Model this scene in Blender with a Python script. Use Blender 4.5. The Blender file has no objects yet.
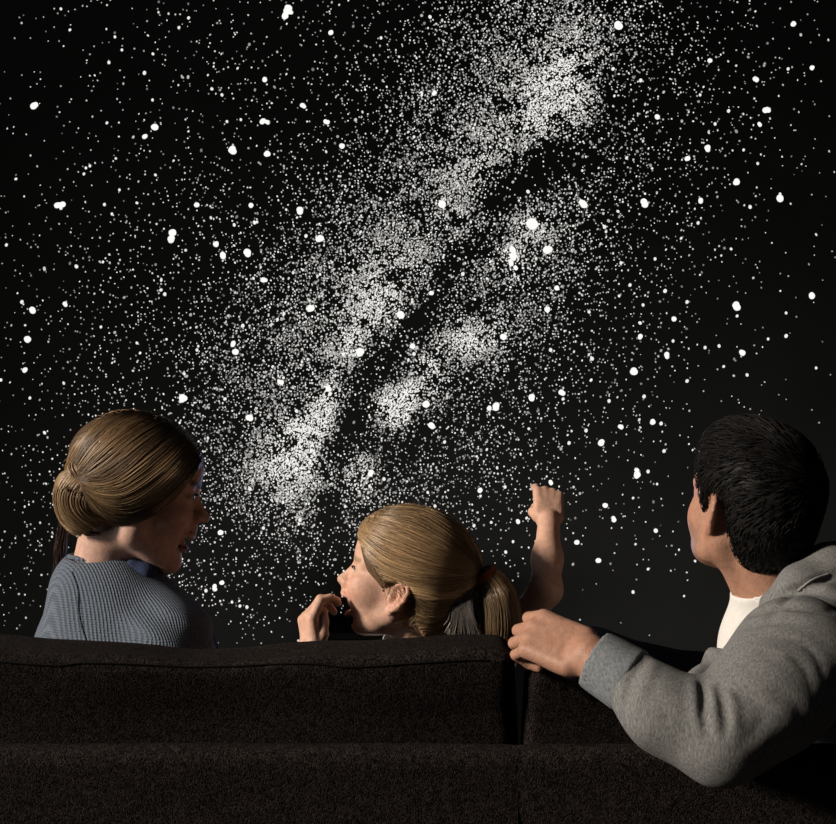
import bpy, bmesh, math, random
import numpy as np
from mathutils import Vector, Matrix

SC = bpy.context.scene
COL = SC.collection
rng = np.random.default_rng(7)
random.seed(7)

# ------------------------------------------------------------------ camera, world, light, exposure
FPX, CAMY, CAMZ = 1540.0, -2.2, 1.15
cam_d = bpy.data.cameras.new('camera')
cam_d.sensor_width = 36.0
cam_d.lens = FPX / 836.0 * 36.0
cam_d.clip_start = 0.05
cam = bpy.data.objects.new('camera', cam_d)
cam.location = (0, CAMY, CAMZ)
cam.rotation_euler = (math.radians(90), 0, 0)
COL.objects.link(cam)
SC.camera = cam

world = bpy.data.worlds.new('world')
SC.world = world
world.use_nodes = True
wb = world.node_tree.nodes['Background']
wb.inputs[0].default_value = (0.75, 0.85, 1.0, 1)
wb.inputs[1].default_value = 0.018

def aim(o, d):
    o.rotation_euler = Vector(d).to_track_quat('-Z', 'Y').to_euler()

SUN_TO = Vector((-0.86, -0.30, 0.33)).normalized()
sl = bpy.data.lights.new('low_sun', 'SUN')
sl.energy = 4.2
sl.color = (1.0, 0.87, 0.73)
sl.angle = math.radians(8.0)
sun = bpy.data.objects.new('low_sun', sl)
sun.location = SUN_TO * 4
aim(sun, -SUN_TO)
COL.objects.link(sun)

# soft fill lamp added at the window, standing in for skylight
kl = bpy.data.lights.new('window_fill', 'AREA')
kl.shape = 'RECTANGLE'
kl.size, kl.size_y = 1.3, 1.7
kl.energy = 15.0
kl.color = (0.92, 0.95, 1.0)
sky = bpy.data.objects.new('window_fill', kl)
sky.location = (-2.12, -.42, 1.65)
aim(sky, (1, .1, -.12))
COL.objects.link(sky)

# cold rim lamp added, unseen, beyond the sofa in place of a projector's glow
gl = bpy.data.lights.new('rim_fill', 'AREA')
gl.shape = 'DISK'
gl.size = 0.35
gl.energy = 1.6
gl.color = (0.50, 0.58, 1.0)
glow = bpy.data.objects.new('rim_fill', gl)
glow.location = (0.1, 1.9, 0.75)
aim(glow, (0, -1, 0.1))
COL.objects.link(glow)

# lamp added out of sight to brighten the foot of the wall
wl = bpy.data.lights.new('wall_foot_fill', 'AREA')
wl.shape = 'RECTANGLE'
wl.size, wl.size_y = 2.6, 0.2
wl.energy = 8.0
wl.color = (1.0, 0.97, 0.9)
wash = bpy.data.objects.new('wall_foot_fill', wl)
wash.location = (0.35, 1.5, 0.25)
aim(wash, (0, 1, 0.12))
COL.objects.link(wash)

vs = SC.view_settings
SC.display_settings.display_device = 'sRGB'
vs.view_transform = 'Standard'
vs.look = 'None'
vs.gamma = 1.0
vs.use_curve_mapping = False
vs.exposure = 0.0

# ------------------------------------------------------------------ helpers
def P(px, py, y):
    k = (y - CAMY) / FPX
    return np.array([(px - 418.0) * k, y, CAMZ - (py - 412.0) * k])

def V(*a):
    return np.array(a, dtype=np.float64)

def empty(name, loc, label=None, cat=None, group=None, kind=None):
    o = bpy.data.objects.new(name, None)
    o.location = tuple(loc)
    o.empty_display_size = 0.1
    COL.objects.link(o)
    tag(o, label, cat, group, kind)
    return o

def tag(o, label=None, cat=None, group=None, kind=None):
    if label: o['label'] = label
    if cat: o['category'] = cat
    if group: o['group'] = group
    if kind: o['kind'] = kind
    return o

def mesh_np(name, v, f, mat, parent=None, col=None, smooth=True):
    """one mesh object from arrays in world space"""
    v = np.asarray(v, np.float32)
    f = np.asarray(f, np.int32)
    me = bpy.data.meshes.new(name)
    n = f.shape[1]
    off = np.zeros(3)
    if parent is not None:
        p = parent
        while p is not None:
            off += np.array(p.location); p = p.parent
    me.vertices.add(len(v)); me.vertices.foreach_set('co', (v - off.astype(np.float32)).ravel())
    me.loops.add(f.size); me.loops.foreach_set('vertex_index', f.ravel())
    me.polygons.add(len(f)); me.polygons.foreach_set('loop_start', np.arange(0, f.size, n, dtype=np.int32))
    me.update(calc_edges=True)
    me.polygons.foreach_set('use_smooth', np.full(len(f), smooth))
    if col is not None:
        a = me.attributes.new('Col', 'FLOAT_COLOR', 'POINT')
        c = np.ones((len(v), 4), np.float32); c[:, :3] = col
        a.data.foreach_set('color', c.ravel())
    me.materials.append(mat)
    me.validate(); me.update()
    o = bpy.data.objects.new(name, me)
    COL.objects.link(o)
    if parent is not None:
        o.parent = parent
    return o

def box(name, lo, hi, mat, parent=None, bevel=0.0, seg=3):
    bm = bmesh.new()
    lo, hi = np.array(lo), np.array(hi)
    off = np.zeros(3); p = parent
    while p is not None:
        off += np.array(p.location); p = p.parent
    bmesh.ops.create_cube(bm, size=1)
    for vv in bm.verts:
        vv.co = Vector(tuple((lo + hi) / 2 + np.array(vv.co) * (hi - lo) - off))
    if bevel:
        bmesh.ops.bevel(bm, geom=bm.edges[:], offset=bevel, segments=seg, affect='EDGES', profile=0.5)
    me = bpy.data.meshes.new(name)
    bm.to_mesh(me); bm.free()
    for pl in me.polygons: pl.use_smooth = bool(bevel)
    me.materials.append(mat)
    o = bpy.data.objects.new(name, me)
    COL.objects.link(o)
    if parent is not None: o.parent = parent
    return o

# ---- materials
def new_mat(name):
    m = bpy.data.materials.new(name); m.use_nodes = True
    nt = m.node_tree
    return m, nt, nt.nodes['Principled BSDF']

def nd(nt, t, **kw):
    n = nt.nodes.new(t)
    for k, v in kw.items(): setattr(n, k, v)
    return n

def plain(name, c, rough=0.6, spec=0.3, noise=0.0, scale=20):
    m, nt, b = new_mat(name)
    b.inputs['Roughness'].default_value = rough
    b.inputs['Specular IOR Level'].default_value = spec
    b.inputs['Base Color'].default_value = (*c, 1)
    if noise:
        tc = nd(nt, 'ShaderNodeTexCoord'); n = nd(nt, 'ShaderNodeTexNoise')
        n.inputs['Scale'].default_value = scale; n.inputs['Detail'].default_value = 5
        r = nd(nt, 'ShaderNodeValToRGB')
        r.color_ramp.elements[0].position = .3; r.color_ramp.elements[1].position = .7
        r.color_ramp.elements[0].color = (*[x * (1 - noise) for x in c], 1)
        r.color_ramp.elements[1].color = (*[min(1, x * (1 + noise)) for x in c], 1)
        nt.links.new(tc.outputs['Object'], n.inputs['Vector'])
        nt.links.new(n.outputs['Fac'], r.inputs['Fac'])
        nt.links.new(r.outputs['Color'], b.inputs['Base Color'])
    return m

def attr_mat(name, rough, spec, noise=0.12, nscale=60, bump=0.0, bscale=400, sss=0.0, sssr=(1, .35, .2), aniso=0.0):
    """colour from the mesh's own colour attribute, mottled with noise"""
    m, nt, b = new_mat(name)
    at = nd(nt, 'ShaderNodeAttribute'); at.attribute_name = 'Col'
    tc = nd(nt, 'ShaderNodeTexCoord')
    n = nd(nt, 'ShaderNodeTexNoise'); n.inputs['Scale'].default_value = nscale; n.inputs['Detail'].default_value = 6
    mr = nd(nt, 'ShaderNodeMapRange')
    mr.inputs['From Min'].default_value = .3; mr.inputs['From Max'].default_value = .7
    mr.inputs['To Min'].default_value = 1 - noise; mr.inputs['To Max'].default_value = 1 + noise
    mx = nd(nt, 'ShaderNodeVectorMath', operation='SCALE')
    nt.links.new(tc.outputs['Object'], n.inputs['Vector'])
    nt.links.new(n.outputs['Fac'], mr.inputs['Value'])
    nt.links.new(at.outputs['Color'], mx.inputs[0])
    nt.links.new(mr.outputs['Result'], mx.inputs['Scale'])
    nt.links.new(mx.outputs['Vector'], b.inputs['Base Color'])
    b.inputs['Roughness'].default_value = rough
    b.inputs['Specular IOR Level'].default_value = spec
    if sss:
        b.inputs['Subsurface Weight'].default_value = sss
        b.inputs['Subsurface Radius'].default_value = sssr
        b.inputs['Subsurface Scale'].default_value = 0.006
    if bump:
        n2 = nd(nt, 'ShaderNodeTexNoise'); n2.inputs['Scale'].default_value = bscale; n2.inputs['Detail'].default_value = 3
        bp = nd(nt, 'ShaderNodeBump'); bp.inputs['Strength'].default_value = bump; bp.inputs['Distance'].default_value = .002
        nt.links.new(tc.outputs['Object'], n2.inputs['Vector'])
        nt.links.new(n2.outputs['Fac'], bp.inputs['Height'])
        nt.links.new(bp.outputs['Normal'], b.inputs['Normal'])
    return m

M_SKIN = attr_mat('skin', .52, .3, .13, 110, .30, 330, .08)
M_HAIR = attr_mat('hair', .38, .4, .15, 300)
M_BLACKHAIR = attr_mat('black_hair', .5, .12, .15, 300)

def weave_mat(name, c1, c2, scale, bump, rough=.9):
    """coarse woven upholstery: small cells of yarn, every one a little lighter or darker"""
    m, nt, b = new_mat(name)
    tc = nd(nt, 'ShaderNodeTexCoord')
    vo = nd(nt, 'ShaderNodeTexVoronoi'); vo.inputs['Scale'].default_value = scale; vo.inputs['Randomness'].default_value = .8
    nt.links.new(tc.outputs['Object'], vo.inputs['Vector'])
    sp = nd(nt, 'ShaderNodeSeparateColor'); nt.links.new(vo.outputs['Color'], sp.inputs[0])
    n = nd(nt, 'ShaderNodeTexNoise'); n.inputs['Scale'].default_value = scale * .2; n.inputs['Detail'].default_value = 6
    nt.links.new(tc.outputs['Object'], n.inputs['Vector'])
    mul2 = nd(nt, 'ShaderNodeMath', operation='MULTIPLY')
    nt.links.new(sp.outputs[0], mul2.inputs[0]); nt.links.new(n.outputs['Fac'], mul2.inputs[1])
    r = nd(nt, 'ShaderNodeValToRGB')
    r.color_ramp.elements[0].position = .05; r.color_ramp.elements[1].position = .62
    r.color_ramp.elements[0].color = (*c1, 1); r.color_ramp.elements[1].color = (*c2, 1)
    nt.links.new(mul2.outputs[0], r.inputs['Fac']); nt.links.new(r.outputs['Color'], b.inputs['Base Color'])
    bp = nd(nt, 'ShaderNodeBump'); bp.inputs['Strength'].default_value = bump; bp.inputs['Distance'].default_value = .0015; bp.invert = True
    nt.links.new(vo.outputs['Distance'], bp.inputs['Height']); nt.links.new(bp.outputs['Normal'], b.inputs['Normal'])
    b.inputs['Roughness'].default_value = rough
    b.inputs['Specular IOR Level'].default_value = .05
    return m

M_SOFA = weave_mat('dark_sofa_weave', (.003, .0025, .0024), (.044, .035, .032), 560, .7)
M_THREAD = plain('dark_thread', (.004, .0035, .0035), .8, .1)

def knit_mat(name, c1, c2, rib, row, bump, rot=0.0):
    """rib knit: fine vertical ribs crossed by rows"""
    m, nt, b = new_mat(name)
    tc = nd(nt, 'ShaderNodeTexCoord')
    mp = nd(nt, 'ShaderNodeMapping'); mp.inputs['Rotation'].default_value = (0, 0, rot)
    nt.links.new(tc.outputs['Object'], mp.inputs['Vector'])
    a = nd(nt, 'ShaderNodeTexWave', wave_type='BANDS', bands_direction='X')
    a.inputs['Scale'].default_value = rib; a.inputs['Distortion'].default_value = 1.2; a.inputs['Detail'].default_value = 1; a.inputs['Detail Scale'].default_value = .3
    c = nd(nt, 'ShaderNodeTexWave', wave_type='BANDS', bands_direction='Z')
    c.inputs['Scale'].default_value = row; c.inputs['Distortion'].default_value = 2.0; c.inputs['Detail'].default_value = 1; c.inputs['Detail Scale'].default_value = .5
    for w in (a, c): nt.links.new(mp.outputs[0], w.inputs['Vector'])
    mx = nd(nt, 'ShaderNodeMath', operation='MULTIPLY_ADD'); mx.inputs[1].default_value = .55
    nt.links.new(c.outputs['Fac'], mx.inputs[0]); nt.links.new(a.outputs['Fac'], mx.inputs[2])
    n = nd(nt, 'ShaderNodeTexNoise'); n.inputs['Scale'].default_value = 260; n.inputs['Detail'].default_value = 5
    nt.links.new(tc.outputs['Object'], n.inputs['Vector'])
    m2 = nd(nt, 'ShaderNodeMath', operation='MULTIPLY'); nt.links.new(mx.outputs[0], m2.inputs[0]); nt.links.new(n.outputs['Fac'], m2.inputs[1])
    r = nd(nt, 'ShaderNodeValToRGB'); r.color_ramp.elements[0].position = .1; r.color_ramp.elements[1].position = .85
    r.color_ramp.elements[0].color = (*c1, 1); r.color_ramp.elements[1].color = (*c2, 1)
    nt.links.new(m2.outputs[0], r.inputs['Fac']); nt.links.new(r.outputs['Color'], b.inputs['Base Color'])
    bp = nd(nt, 'ShaderNodeBump'); bp.inputs['Strength'].default_value = bump; bp.inputs['Distance'].default_value = .003
    nt.links.new(m2.outputs[0], bp.inputs['Height']); nt.links.new(bp.outputs['Normal'], b.inputs['Normal'])
    b.inputs['Roughness'].default_value = .9; b.inputs['Specular IOR Level'].default_value = .1
    return m

def melange_mat(name, c1, c2, stretch=(1, 1, .25), scale=150, bump=.25):
    """heathered jersey: short light and dark flecks stretched along the cloth"""
    m, nt, b = new_mat(name)
    tc = nd(nt, 'ShaderNodeTexCoord'); mp = nd(nt, 'ShaderNodeMapping'); mp.inputs['Scale'].default_value = stretch
    nt.links.new(tc.outputs['Object'], mp.inputs['Vector'])
    n = nd(nt, 'ShaderNodeTexNoise'); n.inputs['Scale'].default_value = scale; n.inputs['Detail'].default_value = 6; n.inputs['Roughness'].default_value = .7
    nt.links.new(mp.outputs[0], n.inputs['Vector'])
    r = nd(nt, 'ShaderNodeValToRGB'); r.color_ramp.elements[0].position = .32; r.color_ramp.elements[1].position = .68
    r.color_ramp.elements[0].color = (*c1, 1); r.color_ramp.elements[1].color = (*c2, 1)
    nt.links.new(n.outputs['Fac'], r.inputs['Fac']); nt.links.new(r.outputs['Color'], b.inputs['Base Color'])
    bp = nd(nt, 'ShaderNodeBump'); bp.inputs['Strength'].default_value = bump; bp.inputs['Distance'].default_value = .002
    nt.links.new(n.outputs['Fac'], bp.inputs['Height']); nt.links.new(bp.outputs['Normal'], b.inputs['Normal'])
    b.inputs['Roughness'].default_value = .92; b.inputs['Specular IOR Level'].default_value = .1
    return m

# ------------------------------------------------------------------ implicit-surface modelling (numpy)
class Frame:
    """local frame: x forward, y left, z up; lengths in local units times scale"""
    def __init__(s, o, fwd, up=(0, 0, 1), scale=1.0):
        f = np.array(fwd, float); f /= np.linalg.norm(f)
        l = np.cross(np.array(up, float), f); l /= np.linalg.norm(l)
        u = np.cross(f, l)
        s.o = np.array(o, float); s.R = np.stack([f, l, u], 1); s.s = scale
    def w(s, p): return s.o + s.s * (s.R @ np.array(p, float))
    def wv(s, P_): return s.o + s.s * (np.asarray(P_) @ s.R.T)
    def loc(s, P_): return (np.asarray(P_) - s.o) @ s.R / s.s

WORLD = Frame((0, 0, 0), (1, 0, 0))

def rot_xyz(ax, deg):
    return np.array(Matrix.Rotation(math.radians(deg), 3, ax))

class Sdf:
    def __init__(s): s.ops = []
    def _add(s, f, mode, k): s.ops.append((f, mode, k)); return s
    def ell(s, F, c, r, k=.01, mode='+', rot=None):
        c = F.w(c); R = F.R if rot is None else F.R @ rot
        r = np.array(r, float) * F.s
        R32, c32, r32 = R.astype(np.float32), c.astype(np.float32), r.astype(np.float32)
        def f(p):
            q = (p - c32) @ R32
            a = q / r32
            k0 = np.sqrt((a * a).sum(1)) + 1e-6
            b = a / r32
            k1 = np.sqrt((b * b).sum(1)) + 1e-6
            return k0 * (k0 - 1) / k1
        return s._add(f, mode, k)
    def cap(s, F, a, b, r1, r2=None, k=.01, mode='+'):
        r2 = r1 if r2 is None else r2
        a = F.w(a).astype(np.float32); b = F.w(b).astype(np.float32)
        r1, r2 = np.float32(r1 * F.s), np.float32(r2 * F.s)
        ba = b - a; L = np.float32(max(float(ba @ ba), 1e-12))
        def f(p):
            pa = p - a
            h = np.clip(pa @ ba / L, 0, 1)
            d = pa - h[:, None] * ba
            return np.sqrt((d * d).sum(1)) - (r1 + (r2 - r1) * h)
        return s._add(f, mode, k)
    def poly(s, F, pts, rs, k=.01, mode='+'):
        for i in range(len(pts) - 1):
            s.cap(F, pts[i], pts[i + 1], rs[i], rs[i + 1], k, mode)
        return s
    def rbox(s, F, c, h, r, k=.01, mode='+', rot=None):
        c = F.w(c).astype(np.float32); R = (F.R if rot is None else F.R @ rot).astype(np.float32)
        h = (np.array(h) * F.s - r * F.s).astype(np.float32); r = np.float32(r * F.s)
        def f(p):
            q = np.abs((p - c) @ R) - h
            return np.sqrt((np.maximum(q, 0) ** 2).sum(1)) + np.minimum(q.max(1), 0) - r
        return s._add(f, mode, k)
    def fn(s, f, mode='+', k=.01): return s._add(f, mode, k)
    def ev(s, p, sel=None):
        p = np.asarray(p, np.float32)
        d = np.full(len(p), 9.0, np.float32)
        for i, (f, m, k) in enumerate(s.ops):
            if sel is not None and not sel[i]: continue
            v = f(p)
            if m == 'o': d = d + v; continue
            k = np.float32(k)
            if m == '+':
                h = np.maximum(k - np.abs(d - v), 0) / k
                d = np.minimum(d, v) - h * h * k * .25
            else:
                if m == '-': v = -v
                h = np.maximum(k - np.abs(d - v), 0) / k
                d = np.maximum(d, v) + h * h * k * .25
        return d
    def grad(s, p, e=.0008):
        p = np.asarray(p, np.float32)
        g = np.empty_like(p)
        for a in range(3):
            q = p.copy(); q[:, a] += e; r = p.copy(); r[:, a] -= e
            g[:, a] = s.ev(q) - s.ev(r)
        return g / (np.linalg.norm(g, axis=1, keepdims=True) + 1e-9)
    def project(s, p, it=4, off=0.0):
        p = np.asarray(p, np.float32).copy()
        for _ in range(it):
            d = s.ev(p) - off
            p -= s.grad(p) * d[:, None]
        return p
    def mesh(s, lo, hi, h, B=16):
        lo = np.array(lo, float); n = np.ceil((np.array(hi) - lo) / h / B).astype(int) * B + 1
        nb = (n - 1) // B
        D = np.empty(tuple(n), np.float32)
        gi = np.stack(np.meshgrid(*[np.arange(k) for k in nb], indexing='ij'), -1).reshape(-1, 3)
        ctr = (lo + (gi * B + B / 2) * h).astype(np.float32)
        dc = s.ev(ctr)
        Rb = B * h * .5 * math.sqrt(3)
        act = np.abs(dc) < Rb * 1.7 + .02
        opd = np.stack([f(ctr) if m != 'o' else np.zeros(len(ctr)) for f, m, k in s.ops])
        ks = np.array([k for _, _, k in s.ops])
        loc = np.stack(np.meshgrid(*[np.arange(B + 1)] * 3, indexing='ij'), -1).reshape(-1, 3)
        for j, g in enumerate(gi):
            i0 = g * B
            sl_ = tuple(slice(a, a + B + 1) for a in i0)
            if not act[j]:
                D[sl_] = 1.0 if dc[j] > 0 else -1.0
        for j in np.nonzero(act)[0]:
            i0 = gi[j] * B
            sel = [m in ('i', 'o') or opd[q, j] < Rb * 1.9 + ks[q] + .02 for q, (_, m, _k) in enumerate(s.ops)]
            p = (lo + (loc + i0) * h).astype(np.float32)
            D[tuple(slice(a, a + B + 1) for a in i0)] = s.ev(p, sel).reshape((B + 1,) * 3)
        D[0], D[-1] = np.maximum(D[0], 1e-3), np.maximum(D[-1], 1e-3)
        D[:, 0], D[:, -1] = np.maximum(D[:, 0], 1e-3), np.maximum(D[:, -1], 1e-3)
        D[:, :, 0], D[:, :, -1] = np.maximum(D[:, :, 0], 1e-3), np.maximum(D[:, :, -1], 1e-3)
        return surface_nets(D, lo, h)

def surface_nets(D, lo, h):
    S = D < 0
    c = np.zeros(tuple(k - 1 for k in D.shape), np.uint8)
    for dx in (0, 1):
        for dy in (0, 1):
            for dz in (0, 1):
                c += S[dx:D.shape[0] - 1 + dx, dy:D.shape[1] - 1 + dy, dz:D.shape[2] - 1 + dz]
    act = np.argwhere((c > 0) & (c < 8))
    idx = np.full(c.shape, -1, np.int32)
    idx[tuple(act.T)] = np.arange(len(act))
    offs = np.array([[a, b, d] for a in (0, 1) for b in (0, 1) for d in (0, 1)])
    val = np.stack([D[tuple((act + o).T)] for o in offs], 1)
    acc = np.zeros((len(act), 3)); cnt = np.zeros(len(act))
    for i in range(8):
        for j in range(i + 1, 8):
            if np.abs(offs[i] - offs[j]).sum() != 1: continue
            a, b = val[:, i], val[:, j]
            cr = (a < 0) != (b < 0)
            t = np.where(cr, a / np.where(cr, a - b, 1), 0)
            t = np.clip(t, 0, 1)
            acc += np.where(cr[:, None], offs[i] + t[:, None] * (offs[j] - offs[i]), 0); cnt += cr
    v = lo + (act + acc / cnt[:, None]) * h
    quads = []
    for ax in range(3):
        b, d = (ax + 1) % 3, (ax + 2) % 3
        s0 = [slice(None)] * 3; s1 = [slice(None)] * 3
        s0[ax] = slice(0, -1); s1[ax] = slice(1, None)
        A, Bv = S[tuple(s0)], S[tuple(s1)]
        e = np.argwhere(A != Bv)
        e = e[(e[:, b] > 0) & (e[:, d] > 0) & (e[:, b] < D.shape[b] - 1) & (e[:, d] < D.shape[d] - 1)]
        ins = A[tuple(e.T)]
        ob = np.zeros(3, int); ob[b] = 1; od = np.zeros(3, int); od[d] = 1
        q = np.stack([idx[tuple((e - ob - od).T)], idx[tuple((e - od).T)], idx[tuple(e.T)], idx[tuple((e - ob).T)]], 1)
        q[~ins] = q[~ins][:, ::-1]
        quads.append(q)
    q = np.concatenate(quads)
    q = q[(q >= 0).all(1)]
    return v, q

def poly2d_sdf(px, pz, poly):
    """signed distance (negative inside) to a closed 2-D polygon"""
    poly = np.array(poly, np.float32)
    d = np.full(len(px), 1e9, np.float32); sgn = np.ones(len(px), np.float32)
    n = len(poly)
    for i in range(n):
        a, b = poly[i], poly[i - 1]
        ex, ez = b - a
        wx, wz = px - a[0], pz - a[1]
        t = np.clip((wx * ex + wz * ez) / (ex * ex + ez * ez + 1e-12), 0, 1)
        bx, bz = wx - ex * t, wz - ez * t
        d = np.minimum(d, bx * bx + bz * bz)
        c1, c2, c3 = pz >= a[1], pz < b[1], ex * wz > ez * wx
        fl = (c1 & c2 & c3) | (~c1 & ~c2 & ~c3)
        sgn = np.where(fl, -sgn, sgn)
    return sgn * np.sqrt(d)

def catmull(pts, n):
    pts = np.asarray(pts, float)
    seg = np.r_[0, np.cumsum(np.linalg.norm(np.diff(pts, axis=0), axis=1))]
    seg /= seg[-1]
    out = []
    for t in np.linspace(0, 1, n):
        i = min(max(np.searchsorted(seg, t, side='right') - 1, 0), len(pts) - 2)
        u = (t - seg[i]) / max(seg[i + 1] - seg[i], 1e-9)
        p0, p1, p2, p3 = pts[max(i - 1, 0)], pts[i], pts[i + 1], pts[min(i + 2, len(pts) - 1)]
        out.append(.5 * (2 * p1 + (p2 - p0) * u + (2 * p0 - 5 * p1 + 4 * p2 - p3) * u * u + (3 * p1 - p0 - 3 * p2 + p3) * u ** 3))
    return np.array(out)

def tubes(C, r, taper=True, sides=3):
    """C (n,m,3) strand centre lines -> verts, quads of n thin tubes"""
    n, m, _ = C.shape
    T = np.gradient(C, axis=1); T /= np.linalg.norm(T, axis=2, keepdims=True) + 1e-9
    ref = np.zeros_like(T); ref[..., 2] = 1
    par = np.abs(T[..., 2]) > .9
    ref[par] = (1, 0, 0)
    A = np.cross(T, ref); A /= np.linalg.norm(A, axis=2, keepdims=True) + 1e-9
    Bv = np.cross(T, A)
    rr = np.asarray(r).reshape(-1, 1) * np.ones((1, m))
    if taper:
        t = np.linspace(0, 1, m); rr = rr * np.clip(np.minimum((1 - t) * 4 + .15, 1), .1, 1)[None]
    vs_ = []
    for k in range(sides):
        a = 2 * math.pi * k / sides
        vs_.append(C + rr[..., None] * (A * math.cos(a) + Bv * math.sin(a)))
    v = np.stack(vs_, 2).reshape(-1, 3)
    base = (np.arange(n)[:, None] * m + np.arange(m - 1)[None]).reshape(-1) * sides
    q = np.concatenate([np.stack([base + k, base + (k + 1) % sides, base + sides + (k + 1) % sides, base + sides + k], 1) for k in range(sides)])
    return v, q

def join(parts):
    vs_, fs, cs = [], [], []
    o = 0
    for v, f, c in parts:
        vs_.append(v); fs.append(np.asarray(f) + o); o += len(v)
        cs.append(np.broadcast_to(np.asarray(c, np.float32), (len(v), 3)))
    return np.concatenate(vs_), np.concatenate(fs), np.concatenate(cs)

def smooth_noise(p, sc, seed):
    """cheap smooth 3-D noise, about -1..1"""
    r = np.random.default_rng(seed)
    out = 0
    for k in range(5):
        d = r.normal(size=3); d *= sc * (.6 + .5 * k) / np.linalg.norm(d)
        out = out + np.sin(p @ d.astype(np.float32) + r.uniform(0, 6.28)) / (1 + .4 * k)
    return out / 2.2
# ------------------------------------------------------------------ room shell
M_WALL = plain('charcoal_wall_paint', (.022, .022, .020), .85, .15, .12, 3)
M_FLOOR = plain('dark_floor_boards', (.03, .024, .02), .6, .3, .3, 6)
M_PALE = plain('grey_side_wall_paint', (.05, .05, .05), .9, .1, .05, 4)
WY = 2.6
def structure(o): o['kind'] = 'structure'; return o
structure(box('floor', (-2.2, -3.2, -.1), (2.4, WY, 0), M_FLOOR))
structure(box('ceiling', (-2.2, -3.2, 2.75), (2.4, WY, 2.85), M_PALE))
structure(box('wall_back', (-2.2, WY, 0), (2.4, WY + .12, 2.75), M_WALL))
structure(box('wall_right', (2.3, -3.2, 0), (2.4, WY, 2.75), M_PALE))
# left wall with the window the sun comes through
wl_ = empty('wall_left', (-2.1, 0, 0)); structure(wl_)
WIN = (-1.95, .25, .75, 2.55)     # y0 y1 z0 z1
for lo, hi in (((-2.2, -3.2, 0), (-2.1, WIN[0], 2.75)), ((-2.2, WIN[1], 0), (-2.1, WY, 2.75)),
               ((-2.2, WIN[0], 0), (-2.1, WIN[1], WIN[2])), ((-2.2, WIN[0], WIN[3]), (-2.1, WIN[1], 2.75))):
    structure(box('wall_panel', lo, hi, M_PALE, wl_))
M_TRIM = plain('white_window_trim', (.5, .5, .48), .5, .3)
wn = empty('window_1', (-2.15, (WIN[0] + WIN[1]) / 2, WIN[2])); structure(wn)
for lo, hi in (((-2.2, WIN[0] - .05, WIN[2] - .05), (-2.07, WIN[0], WIN[3] + .05)), ((-2.2, WIN[1], WIN[2] - .05), (-2.07, WIN[1] + .05, WIN[3] + .05)),
               ((-2.2, WIN[0], WIN[2] - .05), (-2.07, WIN[1], WIN[2])), ((-2.2, WIN[0], WIN[3]), (-2.07, WIN[1], WIN[3] + .05))):
    structure(box('window_frame', lo, hi, M_TRIM, wn, .006, 2))

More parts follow.
